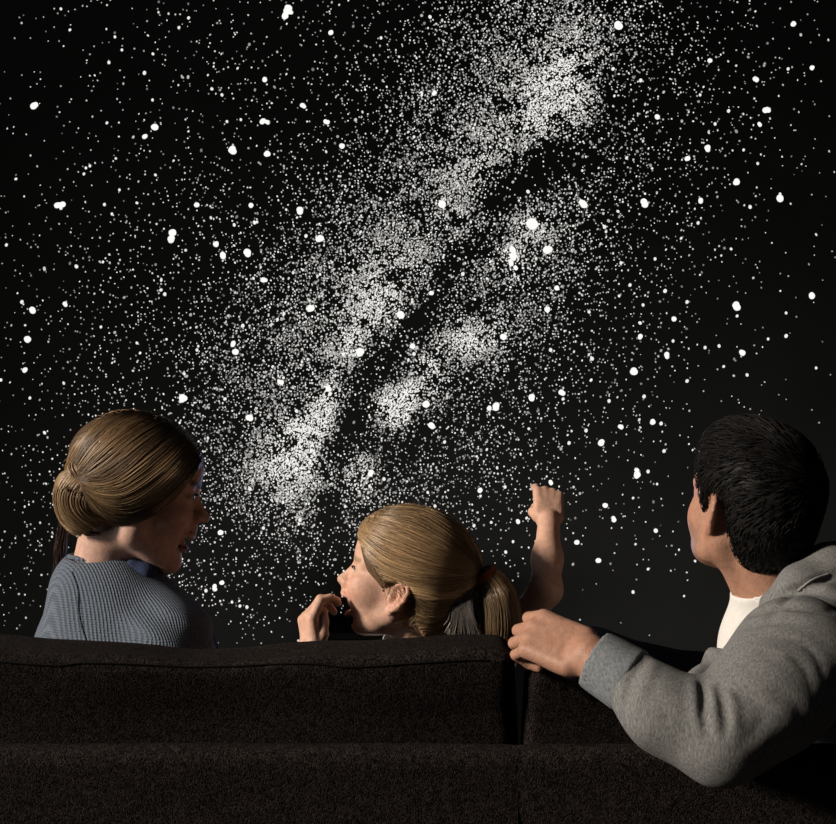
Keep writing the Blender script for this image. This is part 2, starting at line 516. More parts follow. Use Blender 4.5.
# ------------------------------------------------------------------ projected stars on the back wall: discs that glow themselves, no projector beam
STARS = """34 106 4;154.5 127.5 4;146 137 3;232 150 4;267 154 3.4;262 122 3;268 122 3;264.5 80 3;58 206 3.6;62.5 204 3.6;61 208 2.6;172 233 4;170.5 239 4.2;216 244 3
223 255 4;248 252 4;197 205 3;251 205 3;264 280 3;76.5 266.5 2.7;6.5 245 2.2;161 290 2.3;165 294 2.3;109 62.6 2.3;144.5 73 2.7;188.6 18 2.2;179 27.7 2.1;61 9 2
70 30 2;115 37 2;122 50 2;153 54 2;212 89 2.2;222 95 2.2;104.5 204.6 2.2;119.5 190 2;155.5 175 2;112 214 2;16 179 2;90 166 2;86 168 2;84 174 2;107 123 2;152.6 100 2
227 121.6 2;137 203 2;257 222 2;103 262 1.9;289.5 8 4.2;285 15 3.6;287 12 3.8;291 13 3;330 33 3;303 106 3;327 122 3;342 146 3.3;300 210 4;319 239 3.8;434 93 3;430 17 2.5
442.5 204.8 4.4;532 225 6.6;548.5 251.5 5;583 203 4.4;619 25 4.6;645 203 4.1;528 191.7 2.6;604.6 227 2.6;640.6 80.5 2.6;512 250 3.6;514 257 3.8;511 263 3;516 268 3;414 137 2
432 293 3;462.8 274 2.7;381 38 2.2;557 288 2.8;710 60 2.8;793.5 23 3;812 66.5 2.8;788 69 2.2;756 79 3;767 110 3.6;759.5 125 2.8;728.5 111 2.5;657.5 115.5 2.9;707 148 3.4
687 159 3;715 124 2.3;736 183 3.7;780 199 4.2;780 194 2;701 201.5 3.2;750 207 2.6;698 223 2.3;731 249 2;812 295.5 4.2;736 307 4.2;737 316 2.1;665 291 2.8;687 302 2.5
674 319 3;640 337 3;640 323 2.5;634 372 4;667 356 3;673 341 2.2;742 353 3.5;705 347.6 2.3;719 346 2.3;786 336 2.7;768 339 2;747 375 2.3;723.6 366.5 2;643 305 2.2
655 259 2.2;630 285 2.3;613 69 2.5;700 95 2;757.6 163.6 2;743.5 150 2;626.5 158 2.2;816 368 2;786 313 2;33 310.6 3.8;22 302 2.6;28 339 3.8;65 305 2.9;26 369.5 2.8
236 352 4.2;233.7 344.7 3.2;182.6 398.4 4.2;225 399 2.4;249.5 418.5 3.8;164.7 294.4 2.4;243 325.5 2.4;137 343 2;101 327 2;197 350 2.2;30 398 2.1;1 380 2.2;221.5 532 3
215 588 3.2;221.5 583 2.8;206 590.6 2.5;178 567 2.6;247 607 2.4;240 606 2.2;232 602 2;250 489 2.6;562 393 3.5;563 399 2.2;601.5 442.5 3.4;620.5 426.7 3;652.6 422 3
661 423.5 2.6;586 430.5 2.6;609 401 2.5;644 396.5 2.6;664 451 2.6;637 474 3.6;637 470 2.8;648 471.5 2.5;604.7 506 2.8;614 519 2.9;656 531 2.9;576.6 542 2.9;598 560.5 3
633 592 2.4;648 569 2;551 481.6 2.8;569 443 2.5;687 381 2.5;657 484 1.8;633 498 1.8;695 561 1.8;684 596 1.6;426 403.5 4.3;432 425 4.2;496 407.5 4.3;489 407.5 3
533 397 3.8;480 491 3;480.5 496 1.9;505 487 2.3;518 522 2.8;474 525.6 2.3;505.7 552 2.3;526.6 518 2;444.5 442 2.3;513 541.6 2;435 506 2.2;547 310 3;504 337 3.6;413 346.6 3
414 354 2.6;589 312 2.2;550.6 350 2.6;592 358.6 2.8;621 263 2.2;619 296 1.9;400.5 315 4.3;296.5 411 2.5;384 479 2.5;370.6 472.5 3;300 520 2.6;299 524 2;263.5 528 2.3
280 382 3;329 389.5 3.6;330 394 2.6;311 308.5 4.2;360 352 4.4;284 313.5 2.3;277.5 319.5 2.2;242.5 326 2.2;264 280.5 3;306 236 2.5"""
stars = np.array([[float(t) for t in e.split()] for l in STARS.split('\n') for e in l.split(';')])

def star_mat(name, level):
    m = bpy.data.materials.new(name); m.use_nodes = True
    nt = m.node_tree; nt.nodes.clear()
    out = nt.nodes.new('ShaderNodeOutputMaterial'); em = nt.nodes.new('ShaderNodeEmission')
    at = nt.nodes.new('ShaderNodeAttribute'); at.attribute_name = 'Col'
    nt.links.new(at.outputs['Color'], em.inputs['Color']); em.inputs['Strength'].default_value = level
    nt.links.new(em.outputs[0], out.inputs['Surface'])
    m.cycles.emission_sampling = 'NONE'
    return m
M_STAR = star_mat('star_disc_glow', 1.0)

def discs(px, py, rx, ry, ang, y, n):
    """flat light spots on the wall from positions and radii in wall units of 1/FPX"""
    k = (WY - CAMY) / FPX
    t = np.linspace(0, 2 * math.pi, n, endpoint=False)
    ct, st = np.cos(t)[None], np.sin(t)[None]
    a = np.asarray(ang)[:, None]
    ux = rx[:, None] * ct; uz = ry[:, None] * st
    X = px[:, None] + ux * np.cos(a) - uz * np.sin(a); Z = py[:, None] + ux * np.sin(a) + uz * np.cos(a)
    v = np.stack([(X - 418) * k, np.broadcast_to(np.asarray(y)[:, None], X.shape), CAMZ - (Z - 412) * k], -1).reshape(-1, 3)
    b = (np.arange(len(px)) * n)[:, None]
    return v, b + np.arange(n)[None]

proj = empty('star_projection', (0, WY, 0), 'projected night sky of white stars and a hazy diagonal galaxy band across the dark wall', 'star projection')
order = np.argsort(-stars[:, 2])
big, rest = stars[order[:100]], stars[order[100:]]
for sx, sy, r in big:
    lob = 3 if r > 3.3 else 2
    X = sx + rng.normal(0, .22 * r, lob); Z = sy + rng.normal(0, .22 * r, lob)
    R = r * rng.uniform(.64, .86, lob)
    v, f = discs(X, Z, R, R * rng.uniform(.95, 1.2, lob), rng.uniform(0, 3, lob), WY - .001 - .0004 * np.arange(lob), 14)
    mesh_np('bright_star', v, f, M_STAR, proj, np.full((len(v), 3), (1.0, .99, .96)), False)

# density of the faint stars: a few clouds strung along the band, with a dark lane
CLOUDS = [  # x y sx sy angle weight
    (566, 72, 17, 34, 28, 1.1), (552, 112, 24, 22, 30, .8), (540, 130, 16, 14, 20, .5), (586, 100, 10, 16, 0, .6), (520, 110, 45, 60, 35, .32), (480, 185, 34, 30, 20, .42), (466, 222, 12, 12, 0, .7),
    (490, 168, 14, 10, -30, .4), (400, 285, 40, 34, -35, .55), (378, 305, 18, 14, -30, .5), (360, 345, 22, 20, 0, .65), (354, 352, 8, 14, 0, .9), (302, 446, 26, 20, -40, 1.7), (318, 420, 9, 22, 30, 1.5),
    (290, 462, 18, 12, 0, 1.1), (300, 440, 8, 8, 0, 1.5), (330, 394, 6, 12, 10, 1.0), (386, 402, 9, 17, -35, 1.8), (398, 410, 10, 14, 0, 1.5), (408, 396, 8, 12, 15, 1.2), (356, 480, 13, 10, 0, 1.6), (330, 484, 12, 8, 0, 1.1),
    (366, 462, 8, 7, 0, 1.0), (428, 366, 9, 9, 0, 1.5), (432, 390, 8, 8, 0, 1.1), (466, 342, 11, 10, 0, 1.5), (496, 336, 9, 16, 10, .8), (512, 256, 7, 9, 0, 1.4), (518, 270, 7, 7, 0, 1.1), (532, 226, 13, 13, 0, .9),
    (478, 268, 9, 7, 0, .7), (545, 250, 34, 55, 20, .26), (300, 500, 40, 26, 0, .42), (430, 400, 90, 60, -40, .18), (560, 30, 60, 40, 0, .22), (480, 320, 26, 24, 0, .45),
    (340, 400, 85, 95, 40, .24), (430, 230, 70, 110, 45, .28), (300, 330, 110, 150, 40, .14), (520, 300, 80, 130, 30, .15), (470, 60, 90, 70, 0, .14), (650, 110, 85, 120, 20, .13),
    (270, 560, 90, 70, 0, .14), (420, 490, 80, 50, 0, .12), (120, 330, 110, 140, 0, .05), (600, 420, 70, 90, 0, .05)]
LANES = [(512, 188, 40, 15, -38, .97), (548, 160, 24, 16, -20, .85), (455, 262, 34, 12, -35, .85), (420, 318, 30, 13, -40, .85), (372, 372, 22, 16, -45, .85), (352, 425, 12, 30, 25, .9),
         (332, 450, 12, 8, -20, .6), (312, 438, 5, 4, 0, .9), (408, 445, 60, 18, -30, .5), (328, 512, 12, 24, 0, .8), (222, 540, 24, 20, 0, .7), (390, 352, 26, 12, -30, .6), (600, 130, 12, 50, 15, .4), (484, 300, 18, 14, 0, .5), (270, 545, 24, 16, 0, .4)]
def blob(X, Y, b):
    a = math.radians(b[4]); dx, dy = X - b[0], Y - b[1]
    u = dx * math.cos(a) + dy * math.sin(a); w = -dx * math.sin(a) + dy * math.cos(a)
    return b[5] * np.exp(-.5 * ((u / b[2]) ** 2 + (w / b[3]) ** 2))
def density(X, Y):
    d = sum(blob(X, Y, b) * (.85 if b[2] < 30 else 1.15) for b in CLOUDS)
    ax = 600 - (Y - 40) * .72                      # the band's axis
    s = (X - ax) / 1.23
    d = d + .22 * np.exp(-.5 * (np.minimum(s + 40, 0) / 95) ** 2) * np.exp(-.5 * (np.maximum(s + 40, 0) / 70) ** 2)
    for l in LANES: d = d * (1 - blob(X, Y, l))
    left = np.clip(X / 190, 0, 1) * .062 + .020
    d = d + left * np.where(X > 640, np.clip((800 - X) / 200, .1, 1), 1)
    d = d * np.where((X > 560) & (Y > 330), np.clip(1 - (Y - 330) / 560, .3, 1), 1)
    low = np.clip((640 - Y) / 110, 0, 1)
    return d * np.where(X > 330, low, np.clip((665 - Y) / 110, 0, 1))
def scatter(step, fdens, seed):
    r = np.random.default_rng(seed)
    gx, gz = np.meshgrid(np.arange(-430, 1270, step), np.arange(-90, 720, step))
    gx = gx.ravel() + r.uniform(-.42 * step, .42 * step, gx.size); gz = gz.ravel() + r.uniform(-.42 * step, .42 * step, gz.size)
    dn = density(gx, gz)
    pp = np.stack([gx, gz, 0 * gx], 1).astype(np.float32)
    pk = r.random(len(gx)) < fdens(dn, pp)
    return gx[pk], gz[pk], dn[pk], r
def d_stars(dn, pp):
    cl = .85 + .28 * smooth_noise(pp, .10, 3) + .3 * smooth_noise(pp, .35, 8)
    return np.clip(dn * np.clip(cl, .2, 2) * 1.0, 0, .62)
def d_haze(dn, pp):
    cl = .75 + .7 * smooth_noise(pp, .16, 13) + .5 * smooth_noise(pp, .40, 18)
    return np.clip((dn - .36) * np.clip(cl, 0, 2) * .68, 0, .74)
sx, sz, sd, r_ = scatter(2.9, d_stars, 71)
n_ = len(sx)
sr = .55 + .40 * r_.random(n_) ** 2 + .75 * r_.random(n_) ** 16
br = np.clip(.16 + .80 * r_.random(n_) ** 1.5 + .15 * np.minimum(sd, 1.2), 0, 1)
hx_, hz_, hd, r2_ = scatter(1.7, d_haze, 72)
m_ = len(hx_)
hr_ = r2_.uniform(.5, .95, m_); hb = np.clip(.08 + .55 * r2_.random(m_) ** 2.2 + .36 * np.clip(hd - .5, 0, 1.4) + .25 * np.clip(hd - 1.1, 0, .8), .05, 1)
X_, Z_, R_, B_ = np.r_[sx, hx_], np.r_[sz, hz_], np.r_[sr, hr_], np.r_[br, hb]
el_ = np.r_[r_.uniform(.85, 1.5, n_), r2_.uniform(1, 2.2, m_)]; an_ = np.r_[r_.normal(0, .5, n_), r2_.normal(.5, .9, m_)]
dep = np.r_[WY - r_.uniform(.0009, .0013, n_), WY - r2_.uniform(.0004, .0008, m_)]
faint_v, faint_f = discs(X_, Z_, R_, R_ * el_, an_, dep, 6)
fc = np.repeat(B_[:, None] * np.array([[1.0, .985, .94]]), 6, 0)
fo = mesh_np('faint_stars', faint_v, faint_f, M_STAR, proj, fc, False); fo['kind'] = 'stuff'
# mid stars: those beyond the hundred largest
v, f = discs(rest[:, 0], rest[:, 1], rest[:, 2] * .66, rest[:, 2] * .78, rng.normal(0, .4, len(rest)), np.full(len(rest), WY - .0015), 10)
mo = mesh_np('small_stars', v, f, M_STAR, proj, np.full((len(v), 3), (.9, .89, .86)), False); mo['kind'] = 'stuff'

# ------------------------------------------------------------------ sofa
sofa = empty('sofa', (.15, .3, 0), 'dark brown woven fabric sofa seen from behind, the three people sit on it', 'sofa')
SX0, SX1 = -1.15, 1.3
xk = P(521, 0, -.2)[0]
s = Sdf()
s.rbox(WORLD, ((SX0 + SX1) / 2, -.1235, .375), ((SX1 - SX0) / 2, .0285, .327), .024)
def puff(p):
    zt = np.clip((p[:, 2] - .20) / .50, 0, 1)
    return .030 * np.clip((.69 - p[:, 2]) / .14, 0, 1.1) ** 1.1 * np.clip(-(p[:, 1] + .115) / .03, 0, 1) + .0022 * np.exp(-((p[:, 0] - xk) / .004) ** 2) + .0012 * smooth_noise(p, 22, 9)
s.fn(puff, 'o')
v, f = s.mesh((SX0 - .02, -.24, .02), (SX1 + .02, -.07, .74), .009)
fr_ = mesh_np('back_frame', v, f, M_SOFA, sofa)
pts = s.project(np.stack([np.full(40, xk), np.full(40, -.145), np.linspace(.66, .1, 40)], 1), 4, -.0004)
v, f = tubes(pts[None].astype(float), .0012, False, 5)
mesh_np('seam', v, f, M_THREAD, fr_)
for x0, x1, nm in ((SX0 - .2, SX0 - .003, 'armrest'), (SX1 + .003, SX1 + .2, 'armrest')):
    s = Sdf(); s.rbox(WORLD, ((x0 + x1) / 2, .33, .33), ((x1 - x0) / 2, .54, .29), .05)
    v, f = s.mesh((x0 - .02, -.24, .02), (x1 + .02, .9, .66), .016); mesh_np(nm, v, f, M_SOFA, sofa)
s = Sdf(); s.rbox(WORLD, ((SX0 + SX1) / 2, .40, .17), ((SX1 - SX0) / 2, .48, .11), .03)
v, f = s.mesh((SX0 - .02, -.11, .04), (SX1 + .02, .92, .31), .02); mesh_np('seat_base', v, f, M_SOFA, sofa)
for x, y in ((SX0 - .1, -.15), (SX1 + .1, -.15), (SX0 - .1, .8), (SX1 + .1, .8)):
    box('leg', (x - .03, y - .03, 0), (x + .03, y + .03, .06), M_THREAD, sofa, .004, 2)
XS = .158
for x0, x1 in ((SX0 + .005, XS - .004), (XS + .004, SX1 - .005)):
    s = Sdf(); s.rbox(WORLD, ((x0 + x1) / 2, .49, .341), ((x1 - x0) / 2, .38, .057), .035)
    v, f = s.mesh((x0 - .02, .06, .26), (x1 + .02, .92, .44), .014); c = empty('seat_cushion', ((x0 + x1) / 2, .49, .284), 'dark brown seat cushion in front of the long back cushion' if x0 < -.5 else 'dark brown seat cushion in front of the shorter back cushion', 'cushion', 'seat cushions of the sofa'); mesh_np('cover', v, f, M_SOFA, c)

# loose back cushions standing on the seat behind the frame
CY0, CY1 = -.094, .075
def lerp_top(px_list, y):
    xs = [P(a, b, y)[0] for a, b in px_list]; zs = [P(a, b, y)[2] for a, b in px_list]
    return np.array(xs, np.float32), np.array(zs, np.float32)
def cushion(x0, x1, top, zb=.43):
    CY1 = .075 if x0 < -.5 else -.018
    tx, tz = lerp_top(top, -.03)
    zref = float(tz.max())
    s = Sdf()
    s.rbox(WORLD, ((x0 + x1) / 2, (CY0 + CY1) / 2, (zb + zref) / 2), ((x1 - x0) / 2 + .0030, (CY1 - CY0) / 2, (zref - zb) / 2), .030)
    base = s.ops[0][0]
    def warped(p):
        q = p.copy()
        dz = np.interp(p[:, 0], tx, zref - tz).astype(np.float32)
        q[:, 2] += dz * np.clip((p[:, 2] - zb) / (zref - zb), 0, 1.3)
        q[:, 2] += .0035 * smooth_noise(p, 26, 5) * np.clip((p[:, 2] - .6) / .2, 0, 1)
        q[:, 1] += .004 * smooth_noise(p, 20, 6)
        t = np.clip((p[:, 2] - zb) / (zref - zb), 0, 1)
        q[:, 1] -= .075 * np.clip((.81 - p[:, 2]) / .14, 0, 1.3) ** 1.25 * np.clip(-(p[:, 1] - .03) / .08, 0, 1)
        d = base(q) + .012
        return d - .012 * np.maximum(np.sin(t * math.pi), 0) ** .7 * np.where(p[:, 1] < 0, .5, 1)
    s.ops[0] = (warped, '+', .01)
    return s
cl_top = [(-420, 640), (-100, 639), (0, 638), (60, 641), (130, 646), (190, 651), (240, 650), (320, 643), (400, 638), (470, 636), (505, 637), (524, 641)]
cr_top = [(524, 652), (545, 660), (575, 676), (612, 702), (650, 728), (690, 775), (880, 800), (960, 760), (1020, 690), (1100, 660), (1300, 660)]
XR = P(521, 0, -.09)[0]
for x0, x1, top in ((SX0 + .01, XR, cl_top), (P(521.6, 0, -.09)[0], SX1 - .01, cr_top)):
    s = cushion(x0, x1, top)
    v, f = s.mesh((x0 - .03, -.14, .40), (x1 + .03, .13, .90), .008)
    left = x0 < -.5
    c = empty('back_cushion', ((x0 + x1) / 2, -.01, .43), 'long dark brown back cushion behind the woman and the girl' if left else 'dark brown back cushion under the forearm of the grey sleeve', 'cushion', 'loose back cushions of the sofa')
    mesh_np('cover', v, f, M_SOFA, c)
    # stitched seam just under the top edge, and down the outer edge
    xs = np.linspace(x0 + .04, x1 - .045, 90)
    tx, tz = lerp_top(top, -.03)
    pts = np.stack([xs, np.full(90, -.11), np.interp(xs, tx, tz) - .016], 1)
    pts = s.project(pts, 5, .0002)
    v, f = tubes(pts[None].astype(float), .0013, False, 5)
    mesh_np('seam', v, f, M_THREAD, c)
# low black cabinet by the wall
M_CAB = plain('black_cabinet_lacquer', (.003, .003, .003), .9, .02)
ca, cb = P(318, 632, 2.2), P(548, 632, 2.2)
cab = empty('media_cabinet', ((ca[0] + cb[0]) / 2, 2.37, 0), 'low black cabinet against the starry wall behind the girl', 'cabinet')
box('body', (ca[0], 2.2, .06), (cb[0], 2.55, ca[2] - .02), M_CAB, cab, .004, 2)
box('top', (ca[0] - .01, 2.19, ca[2] - .02), (cb[0] + .01, 2.56, ca[2]), M_CAB, cab, .004, 2)
for k in range(2):
    xa = ca[0] + (cb[0] - ca[0]) * k / 2 + .006
    d = box('door', (xa, 2.183, .075), (xa + (cb[0] - ca[0]) / 2 - .012, 2.2, ca[2] - .03), M_CAB, cab, .003, 2)
    box('handle', (xa + .1, 2.172, .30), (xa + .22, 2.183, .312), M_CAB, d, .003, 2)
for x in (ca[0] + .04, cb[0] - .04):
    for y in (2.24, 2.51):
        box('foot', (x - .02, y - .02, 0), (x + .02, y + .02, .06), M_CAB, cab, .003, 2)
# ------------------------------------------------------------------ people
def ear(M, F, sy, ez=-1.8, flare=22, sc=1.0, ex=-.3, ey=7.0):
    a = math.radians(flare)
    back = V(-math.cos(a), sy * math.sin(a), 0); up = V(-.17, sy * .10, .98); up /= np.linalg.norm(up)
    out = np.cross(back, up); out *= np.sign(out[1]) * sy
    E = lambda u, w, o=0: V(ex, sy * ey, ez) + sc * (back * u + up * w + out * o)
    Re = np.stack([back, up, out], 1)
    if np.linalg.det(Re) < 0: Re[:, 2] *= -1
    M.ell(F, E(.75, .35, .05), (1.35 * sc, 2.35 * sc, .42 * sc), .35 * F.s, '+', Re)
    M.ell(F, E(.65, -.25, .55), (.75 * sc, 1.2 * sc, .5 * sc), .3 * F.s, '-', Re)
    M.ell(F, E(.85, 1.45, .55), (.6 * sc, .75 * sc, .32 * sc), .3 * F.s, '-', Re)
    hp = [(-.55, .2), (-.6, 1.5), (-.05, 2.55), (.9, 2.95), (1.75, 2.6), (2.2, 1.6), (2.15, .3), (1.65, -.9), (1.0, -1.8)]
    M.poly(F, [E(u, w, .3) for u, w in hp], [r * sc for r in (.28, .3, .34, .36, .36, .35, .34, .33, .36)], .25 * F.s)
    M.poly(F, [E(u, w, .28) for u, w in [(.35, 1.6), (1.1, .9), (1.15, -.2), (.7, -1.2), (.0, -1.3)]], [r * sc for r in (.24, .28, .28, .3, .28)], .25 * F.s)
    M.ell(F, E(.25, -2.25, .2), (.72 * sc, .85 * sc, .38 * sc), .35 * F.s, '+', Re)
    M.ell(F, E(-.5, -.45, .2), (.4 * sc, .6 * sc, .35 * sc), .3 * F.s, '+', Re)

def head(M, F, o):
    k = F.s
    cz, cr = o.get('cranium', ((-.8, 0, 3.2), (9.5, 7.5, 8.2)))
    M.ell(F, cz, cr, 1.0 * k)
    M.ell(F, (3.4, 0, 2.6), (5.6, 6.1, 6.0), 2.0 * k)
    M.ell(F, (3.6, 0, -4.0), o.get('face', (5.4, 5.5, 6.6)), 2.0 * k)
    ja = math.radians(o.get('jaw_open', 0)); hx, hz = .5, -3.0
    def J(x, y, z):
        dx, dz = x - hx, z - hz
        return (hx + dx * math.cos(ja) + dz * math.sin(ja), y, hz - dx * math.sin(ja) + dz * math.cos(ja))
    jw = o.get('jaw_w', 4.7); jz = o.get('jaw_z', -7.2); ch = o.get('chin', (7.7, -9.9)); jr = o.get('jaw_r', 1.7)
    for sy in (1, -1):
        M.cap(F, (.6, sy * (jw + .4), -3.2), J(.9, sy * jw, jz), jr, jr, 2.2 * k)
        M.cap(F, J(.9, sy * jw, jz), J(ch[0] - .6, sy * 1.2, ch[1]), jr, 1.5, 2.2 * k)
        M.ell(F, (5.4, sy * 3.9, -3.4), o.get('cheek', (2.7, 1.9, 2.3)), 1.6 * k)
        M.cap(F, (8.0, sy * .9, o['eye_z'] + 1.5), (6.5, sy * 4.7, o['eye_z'] + 1.5), o.get('brow_r', .9), .7, 1.3 * k)
    M.ell(F, J(ch[0], 0, ch[1]), (1.6, 1.9, 1.5), 1.6 * k)
    M.ell(F, J(4.5, 0, -8.3), (3.6, 3.6, 2.3), 1.5 * k)
    ez = o['eye_z']
    for sy in (1, -1):
        M.ell(F, (9.6, sy * 3.0, ez), (1.9, 1.6, 1.15), 1.1 * k, '-')
        M.ell(F, (7.0, sy * 3.1, ez), (1.42, 1.5, 1.3), .5 * k)       # lids over the eyeball
        M.ell(F, (8.6, sy * 3.2, ez - .05), (1.0, 1.15, .36), .2 * k, '-')  # opening
    n = o.get('nose', dict(b=(8.7, ez + .3), t=(11.4, -3.7), r=.85, w=1.15))
    (bx, bz), (tx, tz) = n['b'], n['t']
    M.cap(F, (bx - .2, 0, bz), (tx - n['r'], 0, tz), .62, n['r'], .9 * k)
    M.cap(F, (tx - n['r'], 0, tz), (bx - .2, 0, tz - .6), n['r'] * .8, .9, .8 * k)
    for sy in (1, -1):
        M.ell(F, (tx - 1.75, sy * n['w'], tz - .25), (.95, .62, .68), .5 * k)
        M.ell(F, (tx - 1.1, sy * .6, tz - 1.0), (.55, .33, .4), .25 * k, '-')
    lx, lz = o.get('lip', (9.2, -6.7))
    if o.get('mouth'):
        M.ell(F, J(*o['mouth'][0]), o['mouth'][1], .5 * k, '-')
    M.cap(F, (lx + .1, 0, lz + 1.1), (lx + .15, 0, lz + .2), .75, .55, .9 * k)
    for sy in (1, -1):
        M.poly(F, [(lx + .25, sy * .35, lz), (lx - .1, sy * 1.4, lz - .05), (lx - 1.0, sy * 2.4, lz - .1 + o.get('smile', 0))], [.5, .45, .25], .4 * k)
        M.poly(F, [J(lx, sy * .01, lz - 1.05), J(lx - .3, sy * 1.2, lz - 1.0), J(lx - 1.0, sy * 2.3, lz - .35 + o.get('smile', 0))], [.58, .52, .28], .4 * k)
    for sy in (1, -1):
        ear(M, F, sy, o.get('ear_z', -1.8), o.get('flare', 22), o.get('ear_s', 1.0), o.get('ear_x', -.3), o.get('ear_y', 7.0))
    o['J'] = J

def hand(M, F, ts, curls, thumb, spread=(6, 1, -4, -9), fat=1.0):
    """F: x towards the fingers, z back of the hand; ts +1/-1: which y side the thumb leaves on"""
    k = F.s
    M.rbox(F, (4.9, 0, 0), (4.5, 3.9, 1.35), 1.25, 1.2 * k)
    M.ell(F, (2.6, ts * 1.9, -1.0), (3.0, 1.8, 1.4), 1.0 * k)
    M.ell(F, (3.0, -ts * 2.2, -.6), (3.3, 1.4, 1.2), 1.0 * k)
    K = [(9.0, 2.85), (9.4, .95), (9.1, -.95), (8.3, -2.75)]
    L = [(4.4, 2.7, 2.1), (4.9, 3.0, 2.2), (4.5, 2.8, 2.2), (3.5, 2.1, 1.9)]
    rr = [(1.0, .9, .8, .66), (1.02, .92, .82, .68), (.98, .88, .78, .66), (.88, .78, .68, .58)]
    tips = []
    for i in range(4):
        kx, ky = K[i]; ky *= ts
        a = 0.0; yaw = math.radians(spread[i]) * ts
        p = V(kx, ky, .25)
        M.cap(F, (3.5, ky * .55, .35), p, .8, rr[i][0] * 1.02 * fat, .8 * k)   # tendon ridge
        pts = [p]
        for j in range(3):
            a += math.radians(curls[i][j])
            d = V(math.cos(a) * math.cos(yaw), math.cos(a) * math.sin(yaw), -math.sin(a))
            p = p + d * L[i][j]; pts.append(p)
        M.poly(F, pts, [r * fat for r in rr[i]], .28 * k)
        tips.append((pts[-1], d))
    M.poly(F, [V(x, ts * y, z) for x, y, z in thumb], [1.35 * fat, 1.1 * fat, .95 * fat, .75 * fat][:len(thumb)], .5 * k)
    return tips

def dist_seg(p, a, b):
    a, b = np.array(a, float), np.array(b, float)
    ba = b - a
    h = np.clip((p - a) @ ba / (ba @ ba), 0, 1)
    return np.linalg.norm(p - a - h[:, None] * ba, axis=1)

def sm(x, a, b):
    t = np.clip((x - a) / (b - a), 0, 1); return t * t * (3 - 2 * t)

def skin_colour(v, F, o, base, lip, brow, blush, stub=None):
    p = F.loc(v); n = len(v)
    c = np.tile(np.array(base, float), (n, 1))
    inhead = (np.abs(p[:, 1]) < 9) & (p[:, 2] > -13) & (p[:, 2] < 13) & (np.abs(p[:, 0]) < 13)
    def mix(col, w):
        w = (w * inhead)[:, None]; c[:] = c * (1 - w) + np.array(col) * w
    q = p.copy(); q[:, 1] = np.abs(q[:, 1])
    ez = o['eye_z']
    mix(np.array(base) * (1.0, .80, .76), .6 * np.exp(-(np.linalg.norm((q - (6.8, 4.2, -3.8)) / (2.6, 2.4, 2.0), axis=1)) ** 2) * blush)
    mix(np.array(base) * (1.05, .72, .62), .5 * np.exp(-((q[:, 0] - o.get('ear_x', -.3) + .8) / 2.0) ** 2 - ((q[:, 2] - o.get('ear_z', -1.8)) / 3) ** 2) * sm(q[:, 1], o.get('ear_y', 7) - .2, o.get('ear_y', 7) + .7))  # ear reddened in the colour, for light shining through it
    lx, lz = o.get('lip', (9.2, -6.7)); J = o['J']
    dl = np.minimum(dist_seg(q, (lx + .3, 0, lz), (lx - .9, 2.3, lz - .1 + o.get('smile', 0))), dist_seg(q, J(lx, 0, lz - 1.05), J(lx - .9, 2.2, lz - .4 + o.get('smile', 0))))
    mix(lip, .75 * (1 - sm(dl, .45, .75)))
    if o.get('mouth'):
        mc, mr = o['mouth']; mc = J(*mc)
        ins = np.linalg.norm((p - mc) / (np.array(mr) * 1.02), axis=1)
        mix((.10, .015, .012), (1 - sm(ins, .9, 1.02)) * (dl > .45))
    db = dist_seg(q, (9.2, 1.4, ez + 1.75), (7.2, 4.8, ez + 1.9))
    mix(brow, .95 * (1 - sm(db, .3, .75)))
    de = np.abs(np.linalg.norm((q[:, [1, 2]] - (3.2, ez)) / (1.35, .55), axis=1) - 1)
    mix(brow, .45 * (1 - sm(de, .1, .35)) * (q[:, 0] > 6))
    if stub is not None:
        w = sm(-q[:, 2], 3.0, 6.0) * (1 - sm(-q[:, 2], 12.5, 15)) * sm(q[:, 0], .5, 2.5)
        w *= .75 + .25 * smooth_noise(p.astype(np.float32), 9, 4)
        c[:] = c * (1 - (.55 * w)[:, None]) + np.array(stub) * (.55 * w)[:, None]
    return c

def eyes(F, o, parent, iris):
    M = attr_mat('eye', .12, .5, .02)
    for sy in (1, -1):
        bm = bmesh.new(); bmesh.ops.create_uvsphere(bm, u_segments=24, v_segments=16, radius=1.18)
        v = np.array([x.co[:] for x in bm.verts]); bm.faces.ensure_lookup_table()
        tri = []
        for f in bm.faces:
            i = [x.index for x in f.verts]; tri.append(i if len(i) == 4 else i + [i[-1]])
        fq = np.array([t[:3] for t in tri] + [[t[0], t[2], t[3]] for t in tri if t[2] != t[3]])
        bm.free()
        g = V(1, o.get('gaze', 0), o.get('gaze_z', 0)); g /= np.linalg.norm(g)
        a = np.arccos(np.clip((v / 1.18) @ g, -1, 1))
        c = np.where((a < .27)[:, None], (.005, .005, .005), np.where((a < .62)[:, None], iris, (.42, .39, .37)))
        mesh_np('eye', F.wv(v + (7.25, sy * 3.1, o['eye_z'])), fq, M, parent, c)

def lashes(F, o, parent, cols):
    for sy in (1, -1):
        t = np.linspace(-1, 1, 14)
        dz = .36 * (1 - .8 * t ** 2)
        x = 7.2 + np.sqrt(1.56 ** 2 - (1.25 * t) ** 2 - dz ** 2) + .08
        v, q = tubes(F.wv(np.stack([x, sy * (3.1 + 1.2 * t), o['eye_z'] + dz], 1))[None], .17 * F.s, True, 6)
        mesh_np('eyelashes', v, q, M_HAIR, parent, np.broadcast_to(np.array(cols), (len(v), 3)))

